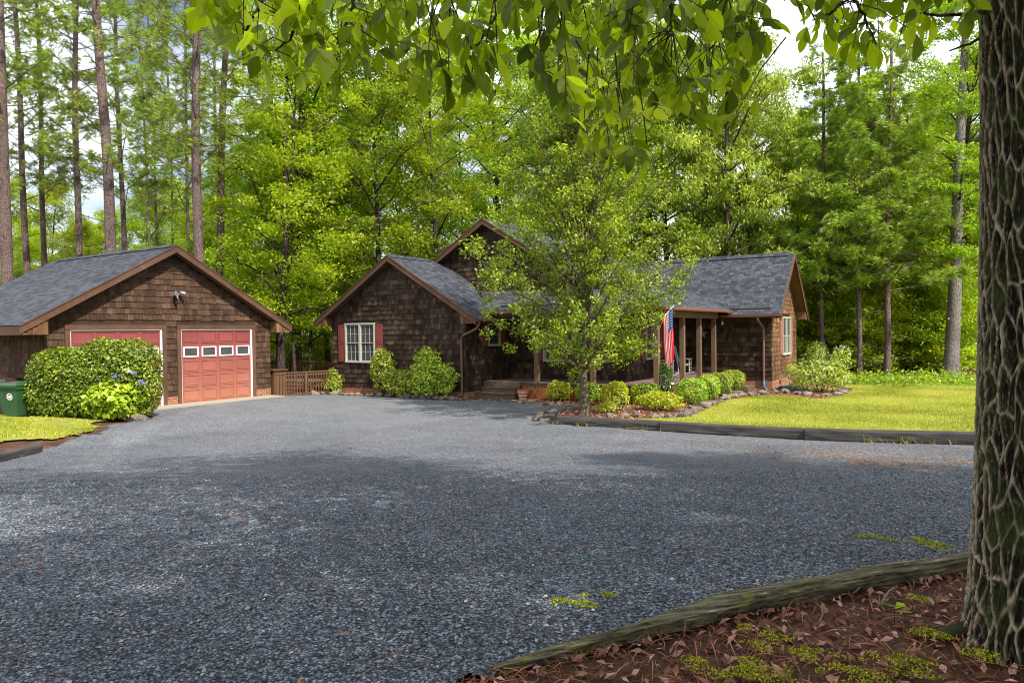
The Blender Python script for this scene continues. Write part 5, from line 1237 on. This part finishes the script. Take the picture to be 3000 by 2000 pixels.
# straw and leaves in the beds
P = np.concatenate([flat_pts(9000, -16, -4, 16, 22), flat_pts(7000, -8.4, -3.5, 20, 30.5), flat_pts(2600, -22, -15, 19.7, 20.5)]); 
bedp = [(-22, 19.8), (-15.2, 19.9), (-13.5, 20.3), (-10.3, 19.8), (-9.6, 16.3), (-8.4, 16.2)]+[tuple(p[:2]) for p in lp[1:10]]+[(-3.7, 29.5), (-6.5, 33), (-6.5, 28.9), (-8.4, 28.9), (-8.4, 21.7), (-15, 20.5), (-22, 20.5)]
P = P[inpoly(P, bedp)]; C = np.column_stack([P, T(P[:, 0], P[:, 1])+.03])
Q = leaf_quads(C, np.full(len(C), .10), up=1.2, aspect=.2, rg=r); tag(make_obj('bed_litter', quads_mesh('bed_litter', Q, r.random(len(Q))), M['litter']), 'reddish dead leaves and straw covering the shrub beds', 'leaf litter', kind='stuff')
# moss
mp_ = [((1240+0)/1.47, 740/1.47, .10, .035), (1250/1.47, 815/1.47, .10, .03), (1480/1.47, 858/1.47, .12, .04), (1830/1.47, 880/1.47, .13, .04), (1290/1.47, 925/1.47, .2, .05), (1910/1.47, 597/1.47, .07, .03), (1060/1.47, 900/1.47, .14, .03), (1640/1.47, 930/1.47, .12, .03), (1960/1.47, 748/1.47, .08, .02), (2200/1.47, 845/1.47, .08, .02), (370/1.47, 612/1.47, .07, .02), (490/1.47, 588/1.47, .05, .02), (560/1.47, 580/1.47, .04, .02), (470/1.47, 620/1.47, .05, .015), (1860/1.47, 345/1.47, .16, .03), (1960/1.47, 370/1.47, .14, .03), (1690/1.47, 330/1.47, .08, .02)]
CC_ = []
for (u, v, rad, w) in mp_:
    g0 = G(1400+u, 1350+v); n = int(34000*rad*rad*1.2)+120; a = r.uniform(0, 6.28, n); q = np.sqrt(r.random(n))*rad
    x = g0[0]+np.cos(a)*q*1.5; y = g0[1]+np.sin(a)*q*.9; keep = vnoise(np.column_stack([x*14, y*14, x*0]), 31) > .42+.25*(q/rad)**2-.1; x, y, q = x[keep], y[keep], q[keep]
    CC_.append(np.column_stack([x, y, T(x, y)+.006+.022*(1-(q/rad)**2)*r.random(len(x))]))
C = np.concatenate(CC_); Q = leaf_quads(C, np.full(len(C), .013), up=.3, aspect=.5, rg=r); tag(make_obj('moss', quads_mesh('moss', Q, r.random(len(Q))), M['mossg']), 'bright yellow-green moss in patches on the near ground', 'moss', kind='stuff')
# loose stones lying proud of the gravel
n = 26000; dist = r.uniform(0, 1, n)**.7*8+1.6; uu = r.uniform(-100, 3100, n); d3 = np.array([pray(u, 970) for u in uu]); d3 /= (d3@CF)[:, None]; P = (CC+d3*dist[:, None])[:, :2]; P = P[inpoly(P, [tuple(p[:2]) for p in gravel_poly])]
n = len(P); Z = T(P[:, 0], P[:, 1]); s_ = r.uniform(.006, .014, n)[:, None, None]
base = np.array([[1, 0, 0], [0, 1, 0], [-1, 0, 0], [0, -1, 0], [0, 0, 1], [0, 0, -1.]]); base = base[None]*r.uniform(.6, 1.3, (n, 6, 1))+r.normal(0, .22, (n, 6, 3)); base[..., 2] *= .65
V = base*s_+np.column_stack([P, Z+.004])[:, None, :]; f8 = np.array([[0, 1, 4], [1, 2, 4], [2, 3, 4], [3, 0, 4], [1, 0, 5], [2, 1, 5], [3, 2, 5], [0, 3, 5]])
me = quads_mesh('loose_gravel', V[:, f8].reshape(-1, 3, 3), np.repeat(r.random(n), 8), 3)
t = NT('loose_stone'); t.prin(t.ramp(t.rnd(), [(0, (.03, .035, .045)), (.5, (.11, .125, .155)), (.93, (.30, .33, .37)), (.96, (.30, .17, .11)), (1, (.55, .52, .48))]), .75, None, .4); M['lstone'] = t.m
tag(make_obj('loose_gravel', me, M['lstone']), 'loose grey stones lying on top of the near gravel', 'gravel', kind='stuff')
# grass: blades on lawn and verge, tufts against the timber
P = np.concatenate([flat_pts(150000, -9, 3.5, 16.15, 32), ])
P = P[inpoly(P, [tuple(p[:2]) for p in lp]+[(20, 31), (20, 16.15), (-8.6, 16.15)])]; g1 = len(P)
P2 = flat_pts(60000, -25, -14, 5.5, 11); P2 = P2[inpoly(P2, [tuple(p[:2]) for p in gl])]; P2 = P2[vnoise(np.column_stack([P2*1.4, P2[:, 0]*0]), 41) > .40]
P = np.concatenate([P, P2]); n = len(P); Z = T(P[:, 0], P[:, 1])+.015
def blades(P, Z, h, w=.008):
    n = len(P); a = r.uniform(0, 6.28, n); B = np.column_stack([P, Z]); S1 = np.stack([np.cos(a), np.sin(a), 0*a], 1)*w; ti = np.stack([r.normal(0, .45, n), r.normal(0, .45, n), np.ones(n)], 1)*(h*r.uniform(.5, 1.2, n))[:, None]
    return np.stack([B-S1, B+S1, B+ti], 1)
Q = blades(P, Z, .045, .010); cl = vnoise(np.column_stack([P*.8, P[:, 0]*0]), 51); tag(make_obj('grass', quads_mesh('grass', Q, np.clip(cl*.8+r.normal(.1, .2, n), 0, 1), 3), M['grassm']), 'short mown yellow-green grass on the lawn and verge', 'grass', kind='stuff')
P = []
for (u, v, k, sp) in [(2520, 1312, 26, .12), (2560, 1322, 20, .12), (2590, 1326, 26, .15), (2640, 1330, 18, .15), (2715, 1330, 14, .06), (2780, 1330, 10, .06), (1700, 1248, 14, .2), (1640, 1242, 8, .1), (1900, 1262, 10, .3)]:
    g0 = G(u, v); P.append(np.stack([g0[0]+r.normal(0, sp, k), 15.95-np.abs(r.normal(0, .06, k))], 1))
P = np.concatenate(P); Q = blades(P, T(P[:, 0], P[:, 1]), .15, .008); tag(make_obj('weed_grass', quads_mesh('weed_grass', Q, r.random(len(Q))*.6+.3, 3), M['grassm']), 'tufts of tall weed grass along the foot of the dark timbers', 'weeds', kind='stuff')
# dry creeping weed over the gravel by the right timber
P = np.concatenate([np.stack([r.normal(-1.0, 1.0, 14000), r.normal(12.1, .8, 14000)], 1), np.stack([r.normal(-2.5, 2.2, 9000), r.normal(13.8, 1.2, 9000)], 1)]); P = P[(P[:, 1] < 15.8) & (vnoise(np.column_stack([P*2.2, P[:, 0]*0]), 61)+.8*(vnoise(np.column_stack([P*9, P[:, 0]*0]), 62)-.5)+.4*(r.random(len(P))-.5) > .52)]; C = np.column_stack([P, T(P[:, 0], P[:, 1])+.012])
Q = leaf_quads(C, np.full(len(C), .045), up=.9, aspect=.12, rg=r); t = NT('dry_weed'); t.prin(t.ramp(t.rnd(), [(0, (.12, .075, .045)), (1, (.40, .28, .18))]), .9, None, .1); M['dryweed'] = t.m
tag(make_obj('dry_weeds', quads_mesh('dry_weeds', Q, r.random(len(Q))), M['dryweed']), 'dry tan creeping weeds over the gravel near the right timber', 'weeds', kind='stuff')
# seedling and fallen sticks near the trunk
g0 = G(2620, 1815); sd_ = thing('seedling', 'small green seedling with four leaves among the litter left of the near trunk', 'plant', tuple(g0)); out = []; rn = []
for k, (a, e) in enumerate([(0, .2), (1.4, .3), (2.9, .25), (4.4, .35)]):
    leaflet(np.array([0, 0, .05+.01*k]), np.array([math.cos(a), math.sin(a), e]), np.array([0, 0, 1.]), .085, .045, out, rn, r)
make_obj('leaf', quads_mesh('leaf', np.array(out), rn), M['lhick'], sd_); m = MB(); m.tube([(0, 0, -.01), (.0, .0, .07)], .002, 5); m.build('stem', M['darkbark'], sd_, origin=(0, 0, 0))
for i, (pts, rad, lab) in enumerate([([(2580, 1775), (2605, 1745), (2630, 1722)], .007, 'pale broken stick leaning on the litter behind the mossy timber'), ([(2575, 1630), (2600, 1612), (2612, 1632), (2600, 1650)], .005, 'thin curled twig on the gravel just beyond the mossy timber'), ([(2810, 1850), (2900, 1870), (2990, 1895)], .006, 'long thin twig lying at the foot of the near trunk'), ([(2250, 1690), (2285, 1708)], .004, 'short pale twig on the gravel above the middle of the mossy timber'), ([(1205, 1705), (1320, 1693)], .0045, 'thin straw-coloured twig lying on the gravel in the lower middle')]):
    P_ = [G(u, v)+np.array([0, 0, .012+.02*(k % 2)]) for k, (u, v) in enumerate(pts)]; m = MB(); m.tube(P_, list(np.linspace(rad, rad*.5, len(P_))), 6); o = m.build('fallen_twig', M['twigm'], origin=tuple(P_[0])); tag(o, lab, 'twig')

# ------------------------------------------------------------------ things on and around the porch
M['chairw'] = plain('weathered_white', (.42, .41, .38), .7)
def rocking_chair(label, x, y, rz, group='white rocking chairs on the porch'):
    t = thing('rocking_chair', label, 'rocking chair', (x, y, .585), group, rz); wd = .28; o0 = (0, 0, 0)
    for s in (-1, 1):
        m = MB(); m.tube([(s*wd, -.42+.84*k/8, .035+.10*((k-4)/4)**2) for k in range(9)], .02, 6); m.build('rocker', M['chairw'], t, origin=o0)
        m = MB(); m.tube([(s*wd, .22, .06), (s*wd, .22, .62)], .019, 8); m.build('leg', M['chairw'], t, origin=o0)
        m = MB(); m.tube([(s*wd, -.20, .06), (s*wd, -.22, .40), (s*wd*.95, -.42, 1.12)], .02, 8); m.build('leg', M['chairw'], t, origin=o0)
        m = MB(); m.box(s*wd-.035, s*wd+.035, -.28, .28, .62, .64); m.build('armrest', M['chairw'], t, origin=o0)
    m = MB()
    for k in range(9): m.box(-wd, wd, -.20+.048*k, -.16+.048*k, .40, .42)
    m.box(-wd, -wd+.03, -.2, .23, .365, .398); m.box(wd-.03, wd, -.2, .23, .365, .398); m.build('seat', M['chairw'], t, origin=o0)
    m = MB(); m.bar((-wd-.02, -.42, 1.12), (wd+.02, -.42, 1.12), .03, .07); m.bar((-wd, -.26, .5), (wd, -.26, .5), .03, .045)
    for k in range(6): x_ = -wd*.8+wd*1.6*k/5; m.bar((x_, -.255, .5), (x_, -.42, 1.1), .035, .014, up=(0, 1, 0))
    m.build('backrest', M['chairw'], t, origin=o0)
    m = MB()
    for z in (.18, .28): m.tube([(-wd, .22, z), (wd, .22, z)], .011, 6); m.tube([(-wd, -.205, z), (wd, -.205, z)], .011, 6)
    m.build('stretcher', M['chairw'], t, origin=o0); return t
rocking_chair('white wooden rocking chair at the far end of the porch behind the second post', -9.65, 27.75, math.radians(-80))
rocking_chair('white wooden rocking chair behind the corner post and the flag', -9.75, 26.05, math.radians(-70))
# five-pointed metal star on the porch wall
m = MB(); P_ = []
for k in range(10):
    a = math.pi/2+k*math.pi/5; q = .235 if k % 2 == 0 else .092; P_.append((-9.30+q*math.cos(a), 28.915, 2.20+q*math.sin(a)))
P_.append((-9.30, 28.85, 2.20)); P_.append((-9.30, 28.93, 2.20)); m.add(P_, [(k, (k+1) % 10, 10) for k in range(10)]+[((k+1) % 10, k, 11) for k in range(10)])
tag(m.build('wall_star', plain('dull_tin', (.26, .24, .19), .6, .2), origin=(-9.3, 28.9, 2.2)), 'dull tin five-pointed star on the dark porch wall between posts', 'star')
m = MB(); m.tube([(-8.35, 28.50, 2.80), (-8.35, 28.50, 2.70), (-8.35, 28.5, 2.68), (-8.35, 28.5, 2.60), (-8.35, 28.5, 2.545)], [.006, .008, .03, .055, .03], 10)
tag(m.build('hanging_ornament', M['cream'], origin=(-8.35, 28.5, 2.6)), 'small cream teardrop ornament hanging under the eave beside the porch', 'ornament')
# striped clay pot
m = MB(); o0 = (-13.22, 21.18, 0)
m.tube([(o0[0], o0[1], z) for z in (0, .02, .20, .27, .272, .32, .325)], [.13, .135, .175, .19, .205, .21, .20], 24)
t = NT('clay_pot'); sp = t.n('ShaderNodeSeparateXYZ'); t.l(t.coord(), sp.inputs[0]); bw = t.math('ADD', t.math('MULTIPLY', sp.outputs[2], 9.), t.math('MULTIPLY', t.noise(t.coord(), 12, 3), .8))
t.prin(t.mix(t.ramp(t.math('FRACT', bw), [(.45, (0, 0, 0)), (.6, (1, 1, 1))]), (.50, .17, .08), (.62, .50, .42)), .85); tag(m.build('flower_pot', t.m, origin=o0), 'terracotta pot with pale stripes beside the front steps', 'flower pot')
# flag on a slanted staff
fo = np.array([-7.86, 21.10, 0.]); lat = np.array([.841, .541, 0]); fwd = np.array([-.541, .841, 0])
ff_ = thing('flag', 'American flag hanging limp from a slanted staff at the porch corner', 'flag', (-8.40, 21.62, 2.2))
m = MB(); m.tube([(-8.38, 21.60, 2.25), tuple(fo+lat*-.13+(0, 0, 2.78)), tuple(fo+lat*.20+(0, 0, 3.14))], .012, 8); m.build('flagpole', M['white'], ff_)
nx, ny = 52, 40; grid = []
for i in range(nx+1):
    t_ = i/nx; lx = -.15+.31*t_+.012*math.sin(t_*40); fz = .028*math.sin(t_*math.pi*6.5+.6)*(1)
    top = 2.80+.26*t_; bot = 1.36-.13*math.cos((t_-.45)*4)+.10*abs(t_-.4)
    for j in range(ny+1):
        s_ = j/ny; z = top+(bot-top)*s_; w_ = lx*(1-.12*s_)+.035*s_+.012*math.sin(s_*7+t_*3); dpt = fz*(.35+.65*s_)+.02*math.sin(s_*5+t_*4)
        grid.append(fo+lat*w_+fwd*dpt+np.array([0, 0, z]))
def cloth(name, pred, mat):
    m = MB(); vs = []; fs = []
    for i in range(nx):
        for j in range(ny):
            if pred(i, j): fs.append((i*(ny+1)+j, (i+1)*(ny+1)+j, (i+1)*(ny+1)+j+1, i*(ny+1)+j+1))
    used = sorted({q for f in fs for q in f}); mp2 = {q: k for k, q in enumerate(used)}; m.add([grid[q] for q in used], [tuple(mp2[q] for q in f) for f in fs], .5); m.build(name, mat, ff_, True)
def fabric(name, c):
    t = NT(name); p = t.prin(c, .7, None, .2, surf=False); tr = t.n('ShaderNodeBsdfTranslucent'); tr.inputs[0].default_value = (*c, 1); mxs = t.n('ShaderNodeMixShader'); mxs.inputs[0].default_value = .25; t.l(p, mxs.inputs[1]); t.l(tr.outputs[0], mxs.inputs[2]); t.l(mxs.outputs[0], t.out.inputs[0]); return t.m
blue = lambda i, j: i >= 24 and j < 15
cloth('red_stripes', lambda i, j: not blue(i, j) and (i//4) % 2 == 0, fabric('flag_red', (.60, .02, .04))); cloth('white_stripes', lambda i, j: not blue(i, j) and (i//4) % 2 == 1, fabric('flag_white', (.85, .85, .85)))
cloth('canton', blue, fabric('flag_blue', (.02, .06, .30)))
m = MB()
for a in range(6):
    for b2 in range(7 if a % 2 == 0 else 6):
        i = 26+a*4.4; j = 1.6+b2*2.0+(a % 2); i0, j0 = min(nx-1, int(i)), int(j); c = grid[i0*(ny+1)+j0]-fwd*.006; vs = []
        for k in range(10):
            an = math.pi/2+k*math.pi/5; q = .017 if k % 2 == 0 else .007; vs.append(c+lat*q*math.cos(an)+np.array([0, 0, q*math.sin(an)]))
        vs.append(c); m.add(vs, [(k, (k+1) % 10, 10) for k in range(10)])
m.build('stars', M['white'], ff_)
# hose: spigot line and a flat coil
m = MB(); a0 = np.array([-6.50, 31.3, .52]); m.tube([a0+(-.04, 0, .02), a0, a0+(.05, 0, -.02), a0+(.12, -.05, -.2), a0+(.22, -.35, -.42), (-6.0, 30.2, .06), (-5.85, 29.6, .03)], .016, 8)
cc = np.array([-5.75, 28.75]); hc = []
for k in range(190): a = k*.155; q = .42+.10*math.sin(k*.37)-.0009*k; hc.append((cc[0]+q*1.35*math.cos(a), cc[1]+q*math.sin(a), .03+.0006*k+.02*abs(math.sin(k*.6))))
m.tube([(-5.85, 29.6, .03)]+hc, .016, 7); tag(m.build('garden_hose', M['hose'], origin=(-5.75, 28.75, 0)), 'green garden hose coiled on the ground below the right gable wall', 'hose')

# ------------------------------------------------------------------ side deck between garage and house
def railing(name, label, p0, p1, z0a, z0b, h, posts, nb, group=None):
    t = thing(name, label, 'railing', tuple(p0)+(z0a,), group); p0 = np.array(p0, float); p1 = np.array(p1, float)
    pt_ = lambda s_, z: np.array([*(p0+(p1-p0)*s_), z0a+(z0b-z0a)*s_+z])
    m = MB(); m.bar(pt_(-.01, h), pt_(1.01, h), .12, .035); m.build('top_rail', M['rail'], t)
    m = MB(); m.bar(pt_(0, h-.09), pt_(1, h-.09), .035, .08); m.build('rail', M['rail'], t); m = MB(); m.bar(pt_(0, .10), pt_(1, .10), .035, .08); m.build('rail', M['rail'], t)
    for s_ in posts: m = MB(); q = pt_(s_, 0); m.box(q[0]-.045, q[0]+.045, q[1]-.045, q[1]+.045, q[2]-.05, q[2]+h-.02); m.build('post', M['rail'], t)
    pr = np.array([-(p1-p0)[1], (p1-p0)[0]]); pr = -pr/np.linalg.norm(pr)
    for k in range(nb):
        s_ = (k+.5)/nb; q = pt_(s_, 0); c = q[:2]+pr*.036; m = MB(); m.box(c[0]-.017, c[0]+.017, c[1]-.017, c[1]+.017, q[2]+.04, q[2]+h-.03); m.build('baluster', M['rail'], t)
    return t
railing('wooden_railing', 'low brown wooden railing closing the gap between garage and house', (-21.62, 17.34), (-21.62, 20.42), .02, -.02, .93, (0, .47, 1), 23)
sd2 = thing('side_deck', 'raised wooden deck with broad steps behind the railing beside the garage', 'deck', (-24, 20.5, 0))
m = MB()
for k in range(19): m.box(-27.4, -21.98, 19.62+.11*k, 19.62+.11*k+.104, .455, .485)
m.build('deck_floor', M['deck'], sd2)
for k in range(3):
    m = MB(); y = 19.30-.32*k; z = .365-.12*k; m.box(-24.2, -21.75, y, y+.34, z-.03, z); m.box(-24.2, -21.75, y+.31, y+.335, z, z+.09); m.build('step', M['rail'], sd2)
m = MB(); m.box(-27.4, -24.22, 19.6, 19.63, 0, .45); m.build('skirt', M['rail'], sd2)
railing('wooden_railing', 'rear brown wooden railing along the far side of the raised deck', (-27.3, 21.55), (-22.1, 21.55), .46, .46, .72, (0, .33, .66, 1), 36)
pb = thing('wooden_box', 'brown wooden storage box with a lid behind the left part of the railing', 'box', (-23.1, 18.35, 0)); m = MB(); m.box(-23.6, -22.55, 18.05, 18.65, 0, .98)
for k in range(8): m.box(-23.59+k*.13, -23.59+k*.13+.122, 18.03, 18.05, .02, .97)
m.build('body', M['rail'], pb); m = MB(); m.box(-23.65, -22.50, 17.99, 18.70, .982, 1.03); m.build('lid', M['rail'], pb)

# ------------------------------------------------------------------ wheeled bins by the garage corner
def bin_(label, x, y, rz, mat, name='trash_bin', seal=False, h=.92):
    t = thing(name, label, 'bin', (x, y, float(T(x, y))), None, rz); o0 = (0, 0, 0); m = MB()
    m.hexa([(-.22, -.24, .04), (.22, -.24, .04), (.22, .24, .10), (-.22, .24, .10), (-.29, -.33, h), (.29, -.33, h), (.29, .33, h), (-.29, .33, h)], .5)
    m.hexa([(-.305, -.345, h-.10), (.305, -.345, h-.10), (.305, .345, h-.10), (-.305, .345, h-.10), (-.31, -.35, h-.002), (.31, -.35, h-.002), (.31, .35, h-.002), (-.31, .35, h-.002)], .5)
    for k in (-.12, .0, .12): m.hexa([(k-.012, -.27, .25), (k+.012, -.27, .25), (k+.012, -.24, .25), (k-.012, -.24, .25), (k-.012, -.335, h-.1), (k+.012, -.335, h-.1), (k+.012, -.30, h-.1), (k-.012, -.30, h-.1)], .5)
    m.build('body', M[mat], t, origin=o0)
    m = MB(); m.hexa([(-.325, -.37, h), (.325, -.37, h), (.325, .36, h), (-.325, .36, h), (-.27, -.30, h+.075), (.27, -.30, h+.075), (.27, .30, h+.09), (-.27, .30, h+.09)], .5); m.box(-.325, .325, -.385, -.372, h-.03, h+.02, .5); m.build('lid', M[mat], t, origin=o0)
    m = MB(); m.tube([(-.26, .36, h-.03), (-.26, .42, h+.0), (.26, .42, h), (.26, .36, h-.03)], .017, 8); m.build('handle', M[mat], t, origin=o0)
    for s in (-1, 1): m = MB(); m.tube([(s*.25, .24, .10), (s*.30, .24, .10)], .11, 18); m.build('wheel', M['black'], t, origin=o0)
    if seal:
        m = MB(); n = 28; zc = h*.66; yo = lambda z: -.24-(.09)*(z-.04)/(h-.04)-.014; R0, R1 = .092, .066; V = []; F = []
        for k in range(n):
            a = 2*math.pi*k/n
            for q in (R0, R1): z = zc+q*math.sin(a); V.append((q*math.cos(a)+.06, yo(z), z))
        F = [(2*k, 2*((k+1) % n), 2*((k+1) % n)+1, 2*k+1) for k in range(n)]; m.add(V, F, .5)
        for (a, b2, c, d) in ((-.045, .045, .016, .036), (-.05, -.012, -.018, .006), (.012, .05, -.018, .006), (-.03, .03, -.044, -.028), (-.008, .008, -.024, .012)):
            z0_, z1_ = zc+c, zc+d; m.add([(a+.06, yo(z0_), z0_), (b2+.06, yo(z0_), z0_), (b2+.06, yo(z1_), z1_), (a+.06, yo(z1_), z1_)], [(0, 1, 2, 3)], .5)
        m.build('round_seal', M['white'], t, origin=o0)
        m = MB(); m.box(-.12, .0, -.12, .05, h+.084, h+.087); m.build('lid_sticker', M['pinkf'], t, origin=o0)
    return t
bp = AT(52, 1160, 19.3); bin_('green wheeled bin with a round white seal left of the hedge', bp[0], bp[1], math.radians(22), 'green', seal=True, h=.86)
bp = AT(12, 1160, 20.0); bin_('dark brown wheeled bin behind the green one at the left edge', bp[0], bp[1], math.radians(30), 'brownbin', h=.93)
